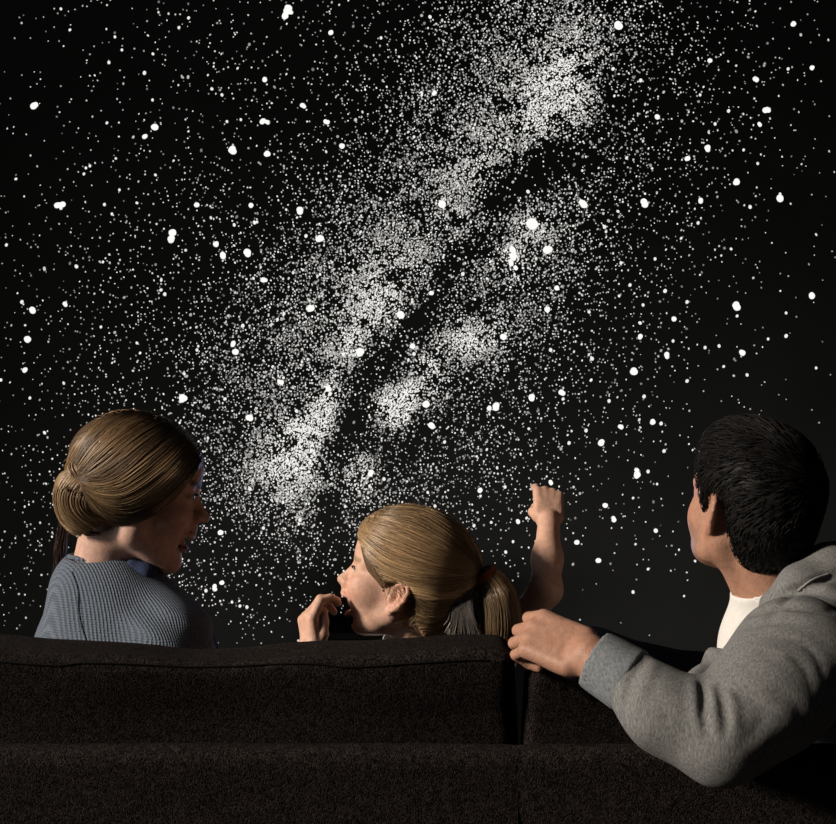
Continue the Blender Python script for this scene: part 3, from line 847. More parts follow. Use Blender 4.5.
def trace(s, pix, y0=-.15):
    """points of a surface seen through given sight lines (closest point where the line passes by)"""
    pix = np.asarray(pix, float); sh = pix.shape[:-1]; q = pix.reshape(-1, 2)
    d = np.stack([(q[:, 0] - 418) / FPX, np.ones(len(q)), -(q[:, 1] - 412) / FPX], 1)
    L = np.linalg.norm(d, axis=1, keepdims=True); d /= L
    o = np.array([0, CAMY, CAMZ])
    t = (y0 - CAMY) * L[:, 0]
    best = np.full(len(q), 9.0); bp = o + d * t[:, None]
    for _ in range(40):
        p = o + d * t[:, None]
        e = s.ev(p.astype(np.float32)).astype(float)
        m = e < best; best[m] = e[m]; bp[m] = p[m]
        t = t + np.clip(e * .8, .0004, .05) * (best > .0003)
    return s.project(bp.astype(np.float32), 3).astype(float).reshape(*sh, 3)

def lay(s, guides, n, m, F=None, mirror=False, lift=.0012, jit=2.2, clump=9, seed=1, spanv=(0, 1), fray=.0008, y0=-.15, tspan=.25):
    """strands on surface s between neighbouring guide lines drawn as seen from the camera"""
    r = np.random.default_rng(seed)
    G = np.stack([catmull(g, m) for g in guides])            # (k,m,2)
    u = r.uniform(spanv[0], spanv[1], n) * (len(guides) - 1)
    uc = np.round(u * clump) / clump
    tt = np.linspace(0, 1, m)
    t0 = r.uniform(0, tspan, n) * (r.random(n) < .5); t1 = 1 - r.uniform(0, tspan, n) * (r.random(n) < .35)
    C = np.empty((n, m, 2))
    ph = r.uniform(0, 6.28, n); am = r.normal(0, jit, n)
    for i in range(n):
        uu = u[i] + (uc[i] - u[i]) * .55 * np.sin(tt * math.pi)
        j = np.clip(uu.astype(int), 0, len(guides) - 2); w = (uu - j)[:, None]
        tj = t0[i] + (t1[i] - t0[i]) * tt
        idx = tj * (m - 1); a = np.clip(idx.astype(int), 0, m - 2); fr = (idx - a)[:, None]
        g0 = G[j, a] * (1 - fr) + G[j, a + 1] * fr
        g1 = G[j + 1, a] * (1 - fr) + G[j + 1, a + 1] * fr
        C[i] = g0 * (1 - w) + g1 * w
        C[i, :, 1] += am[i] * np.sin(tt * 3.5 + ph[i]) * .5
    W = trace(s, C, y0)
    if mirror:
        l = F.loc(W.reshape(-1, 3)); l[:, 1] *= -1
        W2 = s.project(F.wv(l).astype(np.float32), 4).astype(float).reshape(W.shape)
        W = np.concatenate([W, W2])
    N = s.grad(W.reshape(-1, 3).astype(np.float32)).reshape(W.shape)
    lf = lift * (.1 + r.random(len(W)) ** 2)[:, None] + np.abs(r.normal(0, fray, len(W)))[:, None] * np.linspace(0, 1, m)[None] ** 3
    return W + N * lf[..., None]

def strand_parts(W, rad, cols, seed=0, sides=3):
    r = np.random.default_rng(seed)
    v, q = tubes(W, rad * r.uniform(.7, 1.25, len(W)), True, sides)
    mid = W[:, W.shape[1] // 2].astype(np.float32)
    lock = 1 + .42 * smooth_noise(mid, 95, 5) + .25 * smooth_noise(mid, 260, 6)
    ci = np.array(cols)[r.integers(0, len(cols), len(W))] * r.uniform(.75, 1.25, (len(W), 1)) * np.clip(lock, .35, 1.7)[:, None]
    return v, q, np.repeat(ci, W.shape[1] * sides, 0)

def clipped_hair(F, poly, ells, extra=None, soft=.4):
    s = Sdf()
    for c, r, k in ells: s.ell(F, c, r, k * F.s)
    po = np.array(poly, np.float32)
    R32, o32, sc = F.R.astype(np.float32), F.o.astype(np.float32), np.float32(F.s)
    def cut(p):
        l = (p - o32) @ R32 / sc
        return poly2d_sdf(l[:, 0], l[:, 2], po) * sc
    s.fn(cut, 'i', soft * F.s)
    if extra: extra(s)
    return s
# ---------------------------------------------------------------- the woman
def build_woman():
    y = .22
    root = empty('person', (P(105, 0, .36)[0], .34, .42), 'person with a blonde low bun in a blue grey knit sweater, smiling and facing right', 'person')
    F = Frame(P(138, 483, y), (math.cos(math.radians(13)) * math.cos(math.radians(-12)), math.sin(math.radians(13)), math.sin(math.radians(-12))), scale=.0105)
    o = dict(eye_z=-.2, cranium=((-.8, 0, 2.6), (9.3, 7.2, 7.9)), face=(5.3, 5.2, 6.6), jaw_w=4.1, chin=(7.8, -9.9), jaw_r=1.5, brow_r=.7,
             nose=dict(b=(8.6, .0), t=(11.5, -3.2), r=.66, w=.85), lip=(9.3, -6.3), smile=.75, mouth=((9.5, 0, -6.95), (2.1, 2.2, .78)), jaw_open=6,
             ear_z=-2.4, ear_s=.92, flare=14, gaze_z=-.1)
    nb = P(103, 574, .245)
    b = Sdf()
    head(b, F, o)
    b.cap(F, (-2.2, 0, -4), F.loc(nb[None])[0], 4.7, 4.8, 2.2 * F.s)
    sh_r, sh_l = P(171, 642, .17), P(84, 640, .33)
    hip = V(-.50, .34, .56)
    b.cap(WORLD, nb + (0, 0, -.06), hip, .055, .10, .05)
    b.poly(WORLD, [sh_l, nb + (0, 0, -.07), sh_r], [.036, .044, .036], .04)
    el_r, el_l = V(-.315, .19, .58), V(-.50, .47, .60)
    wr_r, wr_l = V(-.22, .36, .56), V(-.33, .58, .56)
    b.poly(WORLD, [sh_r, el_r, wr_r], [.038, .034, .024], .03)
    b.poly(WORLD, [sh_l, el_l, wr_l], [.038, .034, .024], .03)
    for w, e, ts in ((wr_r, el_r, 1), (wr_l, el_l, -1)):
        f = w - e; f /= np.linalg.norm(f)
        Fh = Frame(w, f, (0, 0, 1), .0092)
        hand(b, Fh, ts, [(20, 25, 15)] * 4, [(1.5, 2.6, -.6), (4.5, 4.6, -1.2), (7.2, 5.2, -1.6), (9.2, 5.0, -2.0)])
    # teeth
    v, f = b.mesh((-.72, .05, .36), (-.02, .74, 1.25), .0029)
    base = (.55, .34, .26)
    mesh_np('body', v, f, M_SKIN, root, skin_colour(v, F, o, base, (.44, .19, .15), (.05, .03, .02), 1.0))
    eyes(F, o, root, (.06, .08, .10)); lashes(F, o, root, (.02, .014, .01))
    t = Sdf(); J = o['J']
    for i in range(-4, 5):
        a = i * .2
        t.rbox(F, (9.3 - 1.5 * (1 - math.cos(a * 1.5)), i * .45, -6.55 + .02 * i * i), (.28, .23, .42), .12, .05 * F.s)
    v, f = t.mesh(F.w((9, 0, -6.5)) - .035, F.w((9, 0, -6.5)) + .035, .0014)
    mesh_np('teeth', v, f, plain('tooth_enamel', (.7, .66, .58), .25, .5), root)

    # hair: one mass with combed strands, the bun and a loose tail
    poly = [(9.2, 7.2), (8.3, 5.6), (6.3, .6), (4.6, -1.7), (2.6, -3.7), (-.6, -5.9), (-2.6, -7.6), (-5.4, -8.6), (-16, -9.5), (-16, 16), (8, 16)]
    bunc = P(84, 499, .185)
    ells = [((-.9, 0, 2.9), (10.0, 8.2, 7.5), .5), ((-4.5, 0, -2.6), (5.8, 6.6, 5.6), 3.0), ((.4, -4.7, -1.6), (5.6, 3.3, 4.4), 2.0), ((.4, 4.7, -1.6), (5.6, 3.3, 4.4), 2.0), ((4.5, -3.5, 2.4), (4.3, 4.3, 4.3), 2.0), ((4.5, 3.5, 2.4), (4.3, 4.3, 4.3), 2.0)]
    Hm = clipped_hair(F, poly, ells)
    Bn = Sdf(); Bn.ell(WORLD, bunc, (.041, .040, .054), .01, '+', rot_xyz('Y', -10)); Bn.ell(WORLD, P(102, 519, .19), (.030, .03, .020), .02)
    Tw = Sdf(); Tw.ell(WORLD, P(82, 472, .175), (.020, .026, .020), .02)
    allh = Sdf(); allh.ops = Hm.ops + [(f_, m_, .012) for f_, m_, _ in Bn.ops + Tw.ops]
    v, f = allh.mesh(F.o - .20, F.o + .20, .0035)
    tris = [(v, f, (.10, .062, .034))]
    pal = [(.31, .20, .10), (.24, .145, .075), (.42, .285, .155), (.14, .082, .043), (.29, .18, .09)]
    g = [[(112, 414), (92, 430), (73, 452), (66, 474)], [(140, 411), (112, 424), (88, 446), (74, 472)], [(165, 415), (132, 432), (102, 456), (80, 476)], [(184, 424), (150, 450), (112, 480), (84, 482)],
         [(196, 438), (170, 470), (128, 500), (96, 496), (82, 484)], [(204, 452), (180, 484), (140, 513), (106, 510), (84, 490)], [(204, 456), (180, 490), (146, 518), (116, 524), (92, 500)]]
    W = lay(Hm, g, 2300, 26, F, True, .0035, 3.0, 7, 1, tspan=.12)
    tris.append(strand_parts(W, .00075, pal, 1))
    W = lay(Tw, [[(70, 458), (66, 470), (78, 484), (94, 484)], [(82, 458), (84, 468), (94, 476), (104, 480)]], 260, 14, None, False, .004, 1.5, 5, 8)
    tris.append(strand_parts(W, .00075, pal, 8))
    gb = [[(84, 470), (64, 474), (53, 495), (60, 522), (80, 534)], [(86, 474), (70, 480), (62, 498), (68, 518), (86, 530)], [(90, 478), (80, 486), (74, 500), (80, 514), (98, 526)], [(96, 486), (90, 496), (88, 506), (96, 516), (112, 522)]]
    W = lay(Bn, gb, 1300, 20, None, False, .005, 2.0, 5, 2, fray=.001)
    tris.append(strand_parts(W, .00075, pal, 2))
    gt = [[(70, 462), (76, 474), (92, 490)], [(78, 462), (84, 476), (98, 490)], [(88, 464), (92, 476), (104, 486)]]
    gn = [[(122, 524), (106, 534), (84, 532)], [(114, 532), (100, 536), (84, 534)]]
    W = lay(allh, gn, 160, 14, None, False, .002, 1.5, 5, 4)
    tris.append(strand_parts(W, .0007, pal[1:], 4))
    # loose wisps by the ear and nape, flyaways over the crown
    r = np.random.default_rng(11); fl = []
    for k in range(46):
        s0 = np.array([r.uniform(108, 160), 0]); s0[1] = 528 - (s0[0] - 108) * .28 + r.normal(0, 4)
        fl.append(catmull([s0, s0 + (r.normal(-4, 5), r.uniform(3, 9)), s0 + (r.normal(-8, 8), r.uniform(8, 22))], 12))
    W = trace(allh, np.array(fl)); W[:, :, 1] -= .002 + .003 * np.linspace(0, 1, 12)
    tris.append(strand_parts(W, .00035, pal, 5))
    fl = []
    for k in range(110):
        a = r.uniform(-2.9, -.2)
        c = np.array([134 + 66 * math.cos(a), 474 + 60 * math.sin(a)])
        d = np.array([-math.sin(a), math.cos(a)]) * -1
        L = r.uniform(8, 26)
        fl.append(catmull([c, c + d * L * .5 + r.normal(0, 1.2, 2), c + d * L + r.normal(0, 2, 2)], 10))
    W = trace(Hm, np.array(fl)); Nn = Hm.grad(W.reshape(-1, 3).astype(np.float32)).reshape(W.shape)
    W = W + Nn * (.001 + .0045 * r.random((110, 1, 1)) * np.linspace(0, 1, 10)[None, :, None])
    tris.append(strand_parts(W, .0003, pal, 6))
    tl = []
    for k in range(120):
        a = V(*P(66, 520, .27)) + r.normal(0, .004, 3); e = P(60 + r.normal(0, 3.0), 585 + r.uniform(-16, 6), .29) + V(0, r.normal(0, .006), 0)
        m_ = (a + e) / 2 + V(-.004, 0, 0) + r.normal(0, .003, 3)
        tl.append(catmull([a, m_, e], 10))
    tris.append(strand_parts(np.array(tl), .0007, [(.06, .035, .025), (.10, .06, .04)], 7))
    v, f, c = join(tris)
    mesh_np('hair', v, f, M_HAIR, root, c)

    # sweater
    KN = knit_mat('blue_grey_rib_knit', (.085, .102, .13), (.165, .195, .235), 88, 80, .85, math.radians(-40))
    s = Sdf()
    fdir = V(.64, .77, 0); rgt = V(.77, -.64, 0)
    s.ell(Frame(P(127, 705, .25), fdir, scale=1), (0, 0, 0), (.108, .125, .23), .05)
    s.cap(WORLD, nb + (-.004, .005, -.022), P(112, 710, .26), .060, .10, .05)
    s.poly(WORLD, [sh_l, nb + V(.0, .01, -.040), sh_r], [.050, .060, .054], .06)
    s.poly(WORLD, [sh_r, (sh_r + el_r) / 2 + V(.012, -.006, 0), el_r], [.058, .054, .048], .04)
    s.poly(WORLD, [el_r, wr_r - (wr_r - el_r) * .1], [.046, .034], .03)
    s.poly(WORLD, [sh_l, el_l, wr_l - (wr_l - el_l) * .1], [.056, .048, .034], .05)
    s.cap(WORLD, P(105, 700, .28), hip, .12, .135, .08)
    def folds(p):
        d1 = np.exp(-((p[:, 0] + .36) / .07) ** 2 - ((p[:, 2] - .80) / .10) ** 2)
        return .0042 * smooth_noise(p * np.array([1, 1, .7], np.float32), 34, 21) + .004 * np.sin((p[:, 0] * .5 + p[:, 2] * 1.0) * 120) * d1
    s.fn(folds, 'o')
    s.cap(WORLD, nb + V(.010, .0, .10), nb + V(.0, .004, .012), .066, .052, .010, '-')
    v, f = s.mesh((-.74, .02, .36), (-.14, .66, 1.02), .0045)
    sw = mesh_np('sweater', v, f, KN, root)
    # neckband and raglan seam
    a = np.linspace(0, 2 * math.pi, 60)
    ring = nb + V(0.001, .002, .020) + np.stack([.0535 * np.cos(a), .0535 * np.sin(a), 0 * a - .004 * np.sin(a) - .008 * np.cos(a)], 1)
    vt, ft = tubes(ring[None], .0042, False, 8)
    mesh_np('neckband', vt, ft, KN, sw)
    seam = trace(s, catmull([(72, 572), (78, 590), (79, 612), (84, 634), (92, 655)], 40), -.1)
    vt, ft = tubes(seam[None], .0017, False, 6)
    mesh_np('seam', vt, ft, knit_mat('seam_knit', (.03, .034, .042), (.09, .10, .12), 95, 75, .5), sw)
    # denim shirt collar and front under the sweater
    DN = melange_mat('dark_denim', (.018, .026, .06), (.06, .08, .15), (1, 1, 1), 400, .3)
    c_ = Sdf()
    c_.poly(WORLD, [P(132, 566, .20), P(146, 573, .20), P(158, 588, .21)], [.013, .014, .010], .012)
    c_.poly(WORLD, [P(156, 586, .23), P(180, 606, .25), P(196, 640, .27)], [.010, .014, .03], .02)
    c_.ell(WORLD, P(208, 658, .25), (.024, .03, .022), .02)
    v, f = c_.mesh((-.5, .12, .70), (-.26, .34, .95), .004)
    mesh_np('shirt', v, f, DN, root)
    # trousers and feet, in front of the sofa back
    tr = Sdf()
    hl = hip + V(-.07, .05, -.04); hr = hip + V(.08, -.02, -.04)
    tr.poly(WORLD, [hl, V(-.46, .955, .50), V(-.46, .99, .12)], [.09, .065, .05], .03)
    tr.poly(WORLD, [hr, V(-.30, .955, .50), V(-.30, .99, .12)], [.09, .065, .05], .03)
    tr.cap(WORLD, hl, hr, .095, .095, .05)
    v, f = tr.mesh((-.72, .16, .06), (-.16, 1.08, .68), .009)
    mesh_np('trousers', v, f, DN, root)
    SHOE = plain('dark_shoe_leather', (.02, .018, .016), .5, .3)
    for x in (-.46, -.30):
        sh = Sdf(); sh.cap(WORLD, (x, .98, .05), (x, 1.14, .035), .042, .034, .02); sh.rbox(WORLD, (x, 1.06, .013), (.04, .12, .013), .008, .01)
        v, f = sh.mesh((x - .06, .91, -.01), (x + .06, 1.21, .12), .006); mesh_np('shoe', v, f, SHOE, root)
build_woman()

# ---------------------------------------------------------------- the girl
def build_girl():
    y = .18
    root = empty('person', (P(430, 0, .30)[0], .32, .42), 'person with a blonde ponytail, mouth wide open, one arm raised to point at the stars', 'person')
    pit = math.radians(15); yaw = math.radians(172)
    F = Frame(P(404, 575, y), (math.cos(yaw) * math.cos(pit), math.sin(yaw) * math.cos(pit), math.sin(pit)), scale=.0088)
    o = dict(eye_z=-.9, cranium=((-.8, 0, 3.0), (9.8, 7.6, 8.3)), face=(5.6, 5.6, 6.0), jaw_w=4.0, chin=(7.0, -8.6), jaw_r=1.5, brow_r=.6, cheek=(3.2, 2.4, 2.7), jaw_z=-6.4,
             nose=dict(b=(8.9, -.9), t=(11.2, -3.7), r=.72, w=.85), lip=(9.3, -5.9), mouth=((8.8, 0, -7.5), (3.0, 2.2, 1.1)), jaw_open=17,
             ear_z=-3.4, ear_s=1.06, flare=24, ear_x=-.1, ear_y=6.7, gaze_z=.15)
    nb = P(424, 652, .235)
    b = Sdf(); head(b, F, o)
    b.cap(F, (-2.6, 0, -5), F.loc(nb[None])[0], 4.3, 4.6, 2.0 * F.s)
    shl, shr = P(374, 690, .25), P(478, 672, .27)
    hip = V(.03, .33, .53)
    b.cap(WORLD, nb + (0, 0, -.03), hip, .06, .08, .05)
    b.poly(WORLD, [shl, nb + (0, 0, -.05), shr], [.03, .04, .03], .04)
    # left arm, hand cupped by the mouth
    ell_, wl2 = P(306, 735, .18), P(312, 647, .148)
    b.poly(WORLD, [shl, ell_], [.03, .026], .02)
    b.poly(WORLD, [ell_, (ell_ * .4 + wl2 * .6), wl2], [.026, .0265, .0215], .02)
    Fh = Frame(wl2 + V(0, 0, -.012), (-.10, 0.02, 1), V(-.86, -.48, .05), .0064)
    hand(b, Fh, -1, [(34, 46, 36), (44, 50, 38), (54, 52, 38), (62, 54, 40)], [(2.4, 2.2, -1.2), (5.0, 3.2, -1.9), (7.8, 3.2, -2.5), (10.2, 2.9, -2.9)], (2, 1, -1, -2), 1.22)
    # right arm raised, first finger pointing
    elr, wr = P(546, 590, .21), P(549, 521, .27)
    b.poly(WORLD, [shr, (shr + elr) / 2 + V(.0, 0, -.004), elr], [.032, .028, .0225], .02)
    b.poly(WORLD, [elr, elr * .55 + wr * .45, wr], [.0225, .0215, .0175], .02)
    Fr = Frame(wr, (.04, .66, .75), V(.12, -.85, .60), .0064)
    hand(b, Fr, 1, [(40, 10, 8), (80, 95, 50), (82, 95, 50), (84, 95, 50)], [(2.0, 2.6, -1.2), (4.2, 3.6, -2.4), (6.6, 2.8, -3.4), (7.8, 1.2, -3.6)], (-2, 0, 0, -2), 1.12)
    v, f = b.mesh((-.20, .04, .40), (.30, .45, 1.16), .0021)
    base = (.62, .375, .275)
    mesh_np('body', v, f, M_SKIN, root, skin_colour(v, F, o, base, (.55, .25, .20), (.36, .23, .14), 1.2))
    eyes(F, o, root, (.05, .08, .11)); lashes(F, o, root, (.05, .03, .02))
    tg = Sdf(); J = o['J']
    tg.ell(F, J(6.6, 0, -7.5), (2.6, 1.5, .75), .01)
    v, f = tg.mesh(F.w(J(6.6, 0, -7.5)) - .03, F.w(J(6.6, 0, -7.5)) + .03, .0018)
    mesh_np('tongue', v, f, plain('tongue', (.40, .12, .11), .35, .5), root)

    poly = [(9.7, 7.4), (8.9, 4.8), (7.0, 1.7), (5.7, -.2), (3.4, -1.6), (2.2, -2.6), (1.5, -.6), (-.6, .1), (-2.4, -.8), (-3.3, -3.6), (-3.6, -6.6), (-5.2, -9.2), (-8.5, -9.8), (-16, -9.8), (-16, 16), (9, 16)]
    ells = [((-1.0, 0, 3.1), (11.3, 8.7, 9.2), .5), ((-4.8, 0, -3.0), (6.2, 6.4, 6.4), 3.0), ((-9.2, 0, 3.2), (2.7, 4.2, 3.2), 3.0)]
    Hm = clipped_hair(F, poly, ells)
    tie = P(484, 572, .150)
    Pt = Sdf(); ptp = [tie, P(494, 588, .155), P(500, 612, .15), P(500, 645, .15)]
    Pt.poly(WORLD, ptp, [.007, .017, .022, .018], .008)
    v, f = Hm.mesh(F.o - .15, F.o + .15, .0032)
    tris = [(v, f, (.115, .072, .038))]
    v, f = Pt.mesh((.05, .08, .76), (.22, .24, 1.08), .0035)
    tris.append((v, f, (.10, .062, .034)))
    pal = [(.38, .25, .13), (.30, .19, .10), (.48, .33, .18), (.20, .125, .065), (.34, .22, .115)]
    g = [[(420, 503), (450, 511), (474, 538), (482, 566)], [(392, 507), (432, 510), (464, 534), (480, 566)], [(372, 515), (414, 522), (455, 546), (478, 568)], [(358, 526), (402, 545), (445, 562), (478, 571)],
         [(358, 536), (388, 562), (436, 574), (478, 574)], [(368, 558), (396, 576), (440, 584), (478, 577)], [(388, 584), (412, 584), (446, 592), (478, 580)], [(416, 596), (432, 606), (456, 602), (479, 582)],
         [(416, 622), (432, 624), (458, 612), (480, 584)], [(426, 640), (444, 630), (464, 612), (482, 584)]]
    W = lay(Hm, g, 2600, 24, F, True, .0030, 2.6, 6, 21, tspan=.15)
    tris.append(strand_parts(W, .0007, pal, 21))
    # ponytail strands fill a drooping tail
    r = np.random.default_rng(31); cen = catmull(np.array(ptp + [P(501, 662, .15)]), 22)
    rad = np.interp(np.linspace(0, 1, 22), [0, .12, .3, .6, 1], [.012, .021, .028, .031, .025])
    T = np.gradient(cen, axis=0); T /= np.linalg.norm(T, axis=1, keepdims=True)
    A = np.cross(T, (0, 1, 0)); A /= np.linalg.norm(A, axis=1, keepdims=True); Bq = np.cross(T, A)
    n = 2400; an = r.uniform(0, 6.28, n); an = an + .35 * (np.round(an * 3) / 3 - an); q = np.sqrt(r.uniform(.55, 1.12, n))
    an2 = an[:, None] + r.normal(0, .25, n)[:, None] * np.linspace(0, 1, 22)[None]
    W = cen[None] + (rad[None] * q[:, None])[..., None] * (np.cos(an2)[..., None] * A[None] + np.sin(an2)[..., None] * Bq[None])
    tris.append(strand_parts(W, .0007, np.array(pal) * .72, 32))
    # wisps: past the ear, over the nape, off the crown
    fl = []
    for k in range(60):
        if k < 30:
            s0 = np.array([r.uniform(366, 392), 0]); s0[1] = 560 + (s0[0] - 366) * .95 + r.normal(0, 4)
            fl.append(catmull([s0, s0 + (r.uniform(4, 14), r.uniform(6, 14)), s0 + (r.uniform(6, 26), r.uniform(12, 36))], 12))
        else:
            s0 = np.array([r.uniform(405, 450), r.uniform(598, 622)])
            fl.append(catmull([s0, s0 + (r.normal(-3, 4), r.uniform(6, 10)), s0 + (r.normal(-4, 7), r.uniform(14, 28))], 12))
    al = Sdf(); al.ops = Hm.ops + b.ops
    W = trace(al, np.array(fl)); W[:, :, 1] -= .001 + .002 * r.random((60, 1))
    tris.append(strand_parts(W, .00032, pal, 33))
    fl = []
    for k in range(140):
        a = r.uniform(-2.8, .1); c = np.array([416 + 62 * math.cos(a), 570 + 66 * math.sin(a)]); d = np.array([-math.sin(a), math.cos(a)]); L = r.uniform(8, 26)
        fl.append(catmull([c, c + d * L * .5 + (r.normal(0, 2), r.normal(0, 2)), c + d * L + (r.normal(0, 3), r.normal(0, 3))], 10))
    W = trace(Hm, np.array(fl)); Nn = Hm.grad(W.reshape(-1, 3).astype(np.float32)).reshape(W.shape)
    W = W + Nn * (.001 + .006 * r.random((140, 1, 1)) * np.linspace(0, 1, 10)[None, :, None])
    tris.append(strand_parts(W, .0003, pal, 34))
    # loose lock between nape and tail, greyed in colour for bluish light on it
    W = []
    for k in range(260):
        u = r.random()
        a = P(474 - 4 * u, 582 + 8 * u, .14); m1 = P(470 - 14 * u + r.normal(0, 1.5), 604 + r.normal(0, 1), .125); e = P(446 + 34 * (1 - u) + r.normal(0, 2), 624 + 12 * r.random() + 8 * (1 - u), .13)
        W.append(catmull([a, m1, (m1 + e) / 2 + V(0, -.004, -.004), e], 14))
    tris.append(strand_parts(np.array(W), .0006, [(.30, .27, .24), (.20, .18, .17), (.38, .34, .30)], 35))
    v, f, c = join(tris)
    hr = mesh_np('hair', v, f, M_HAIR, root, c)
    # orange hair tie
    a = np.linspace(0, 2 * math.pi, 36); ax = ptp[1] - ptp[0]; ax /= np.linalg.norm(ax); u_ = np.cross(ax, (0, 1, 0)); u_ /= np.linalg.norm(u_); w_ = np.cross(ax, u_)
    parts = []
    for k in range(3):
        ring = tie + ax * (.001 + .0055 * k) + (.0135 + .001 * (k == 1)) * (np.cos(a)[:, None] * u_ + np.sin(a)[:, None] * w_)
        vt, ft = tubes(ring[None], .0042, False, 8); parts.append((vt, ft, (.30, .085, .022)))
    v, f, c = join(parts)
    mesh_np('hair_tie', v, f, attr_mat('orange_hair_tie', .8, .1, .3, 300, .3), hr, c)

    # white top
    WT = plain('white_jersey', (.62, .66, .68), .85, .15, .06, 120)
    s = Sdf()
    s.cap(WORLD, nb + V(0, .004, -.03), hip, .062, .095, .04)
    s.poly(WORLD, [shl, nb + V(0, .01, -.035), shr], [.042, .05, .042], .05)
    s.cap(WORLD, shl, shl * .55 + ell_ * .45, .042, .038, .03)
    s.cap(WORLD, shr, shr * .75 + elr * .25, .042, .040, .03)
    s.fn(lambda p: .002 * smooth_noise(p, 45, 41), 'o')
    s.cap(WORLD, nb + V(0, -.004, .10), nb + V(0, 0, -.012), .050, .046, .008, '-')
    v, f = s.mesh((-.16, .10, .38), (.20, .44, .92), .005)
    gs = mesh_np('shirt', v, f, WT, root)
    a = np.linspace(0, 2 * math.pi, 48)
    ring = P(416, 634, .225) + np.stack([.046 * np.cos(a), .046 * np.sin(a), .007 * np.cos(a)], 1)
    vt, ft = tubes(ring[None], .0065, False, 8)
    mesh_np('neckband', vt, ft, WT, gs)
    tr = Sdf()
    tr.poly(WORLD, [hip + V(-.05, 0, -.01), V(-.05, .62, .49), V(-.05, .86, .47)], [.075, .052, .04], .03)
    tr.poly(WORLD, [hip + V(.06, 0, -.01), V(.10, .62, .49), V(.10, .86, .47)], [.075, .052, .04], .03)
    v, f = tr.mesh((-.18, .20, .40), (.22, .94, .66), .008)
    mesh_np('leggings', v, f, plain('navy_leggings', (.02, .024, .05), .9, .1), root)
    SHOE = plain('pale_sock', (.4, .4, .4), .9, .1)
    for x in (-.05, .10):
        sh = Sdf(); sh.cap(WORLD, (x, .88, .46), (x, .93, .53), .034, .026, .02); v, f = sh.mesh((x - .06, .82, .40), (x + .06, .99, .58), .006); mesh_np('sock', v, f, SHOE, root)
build_girl()

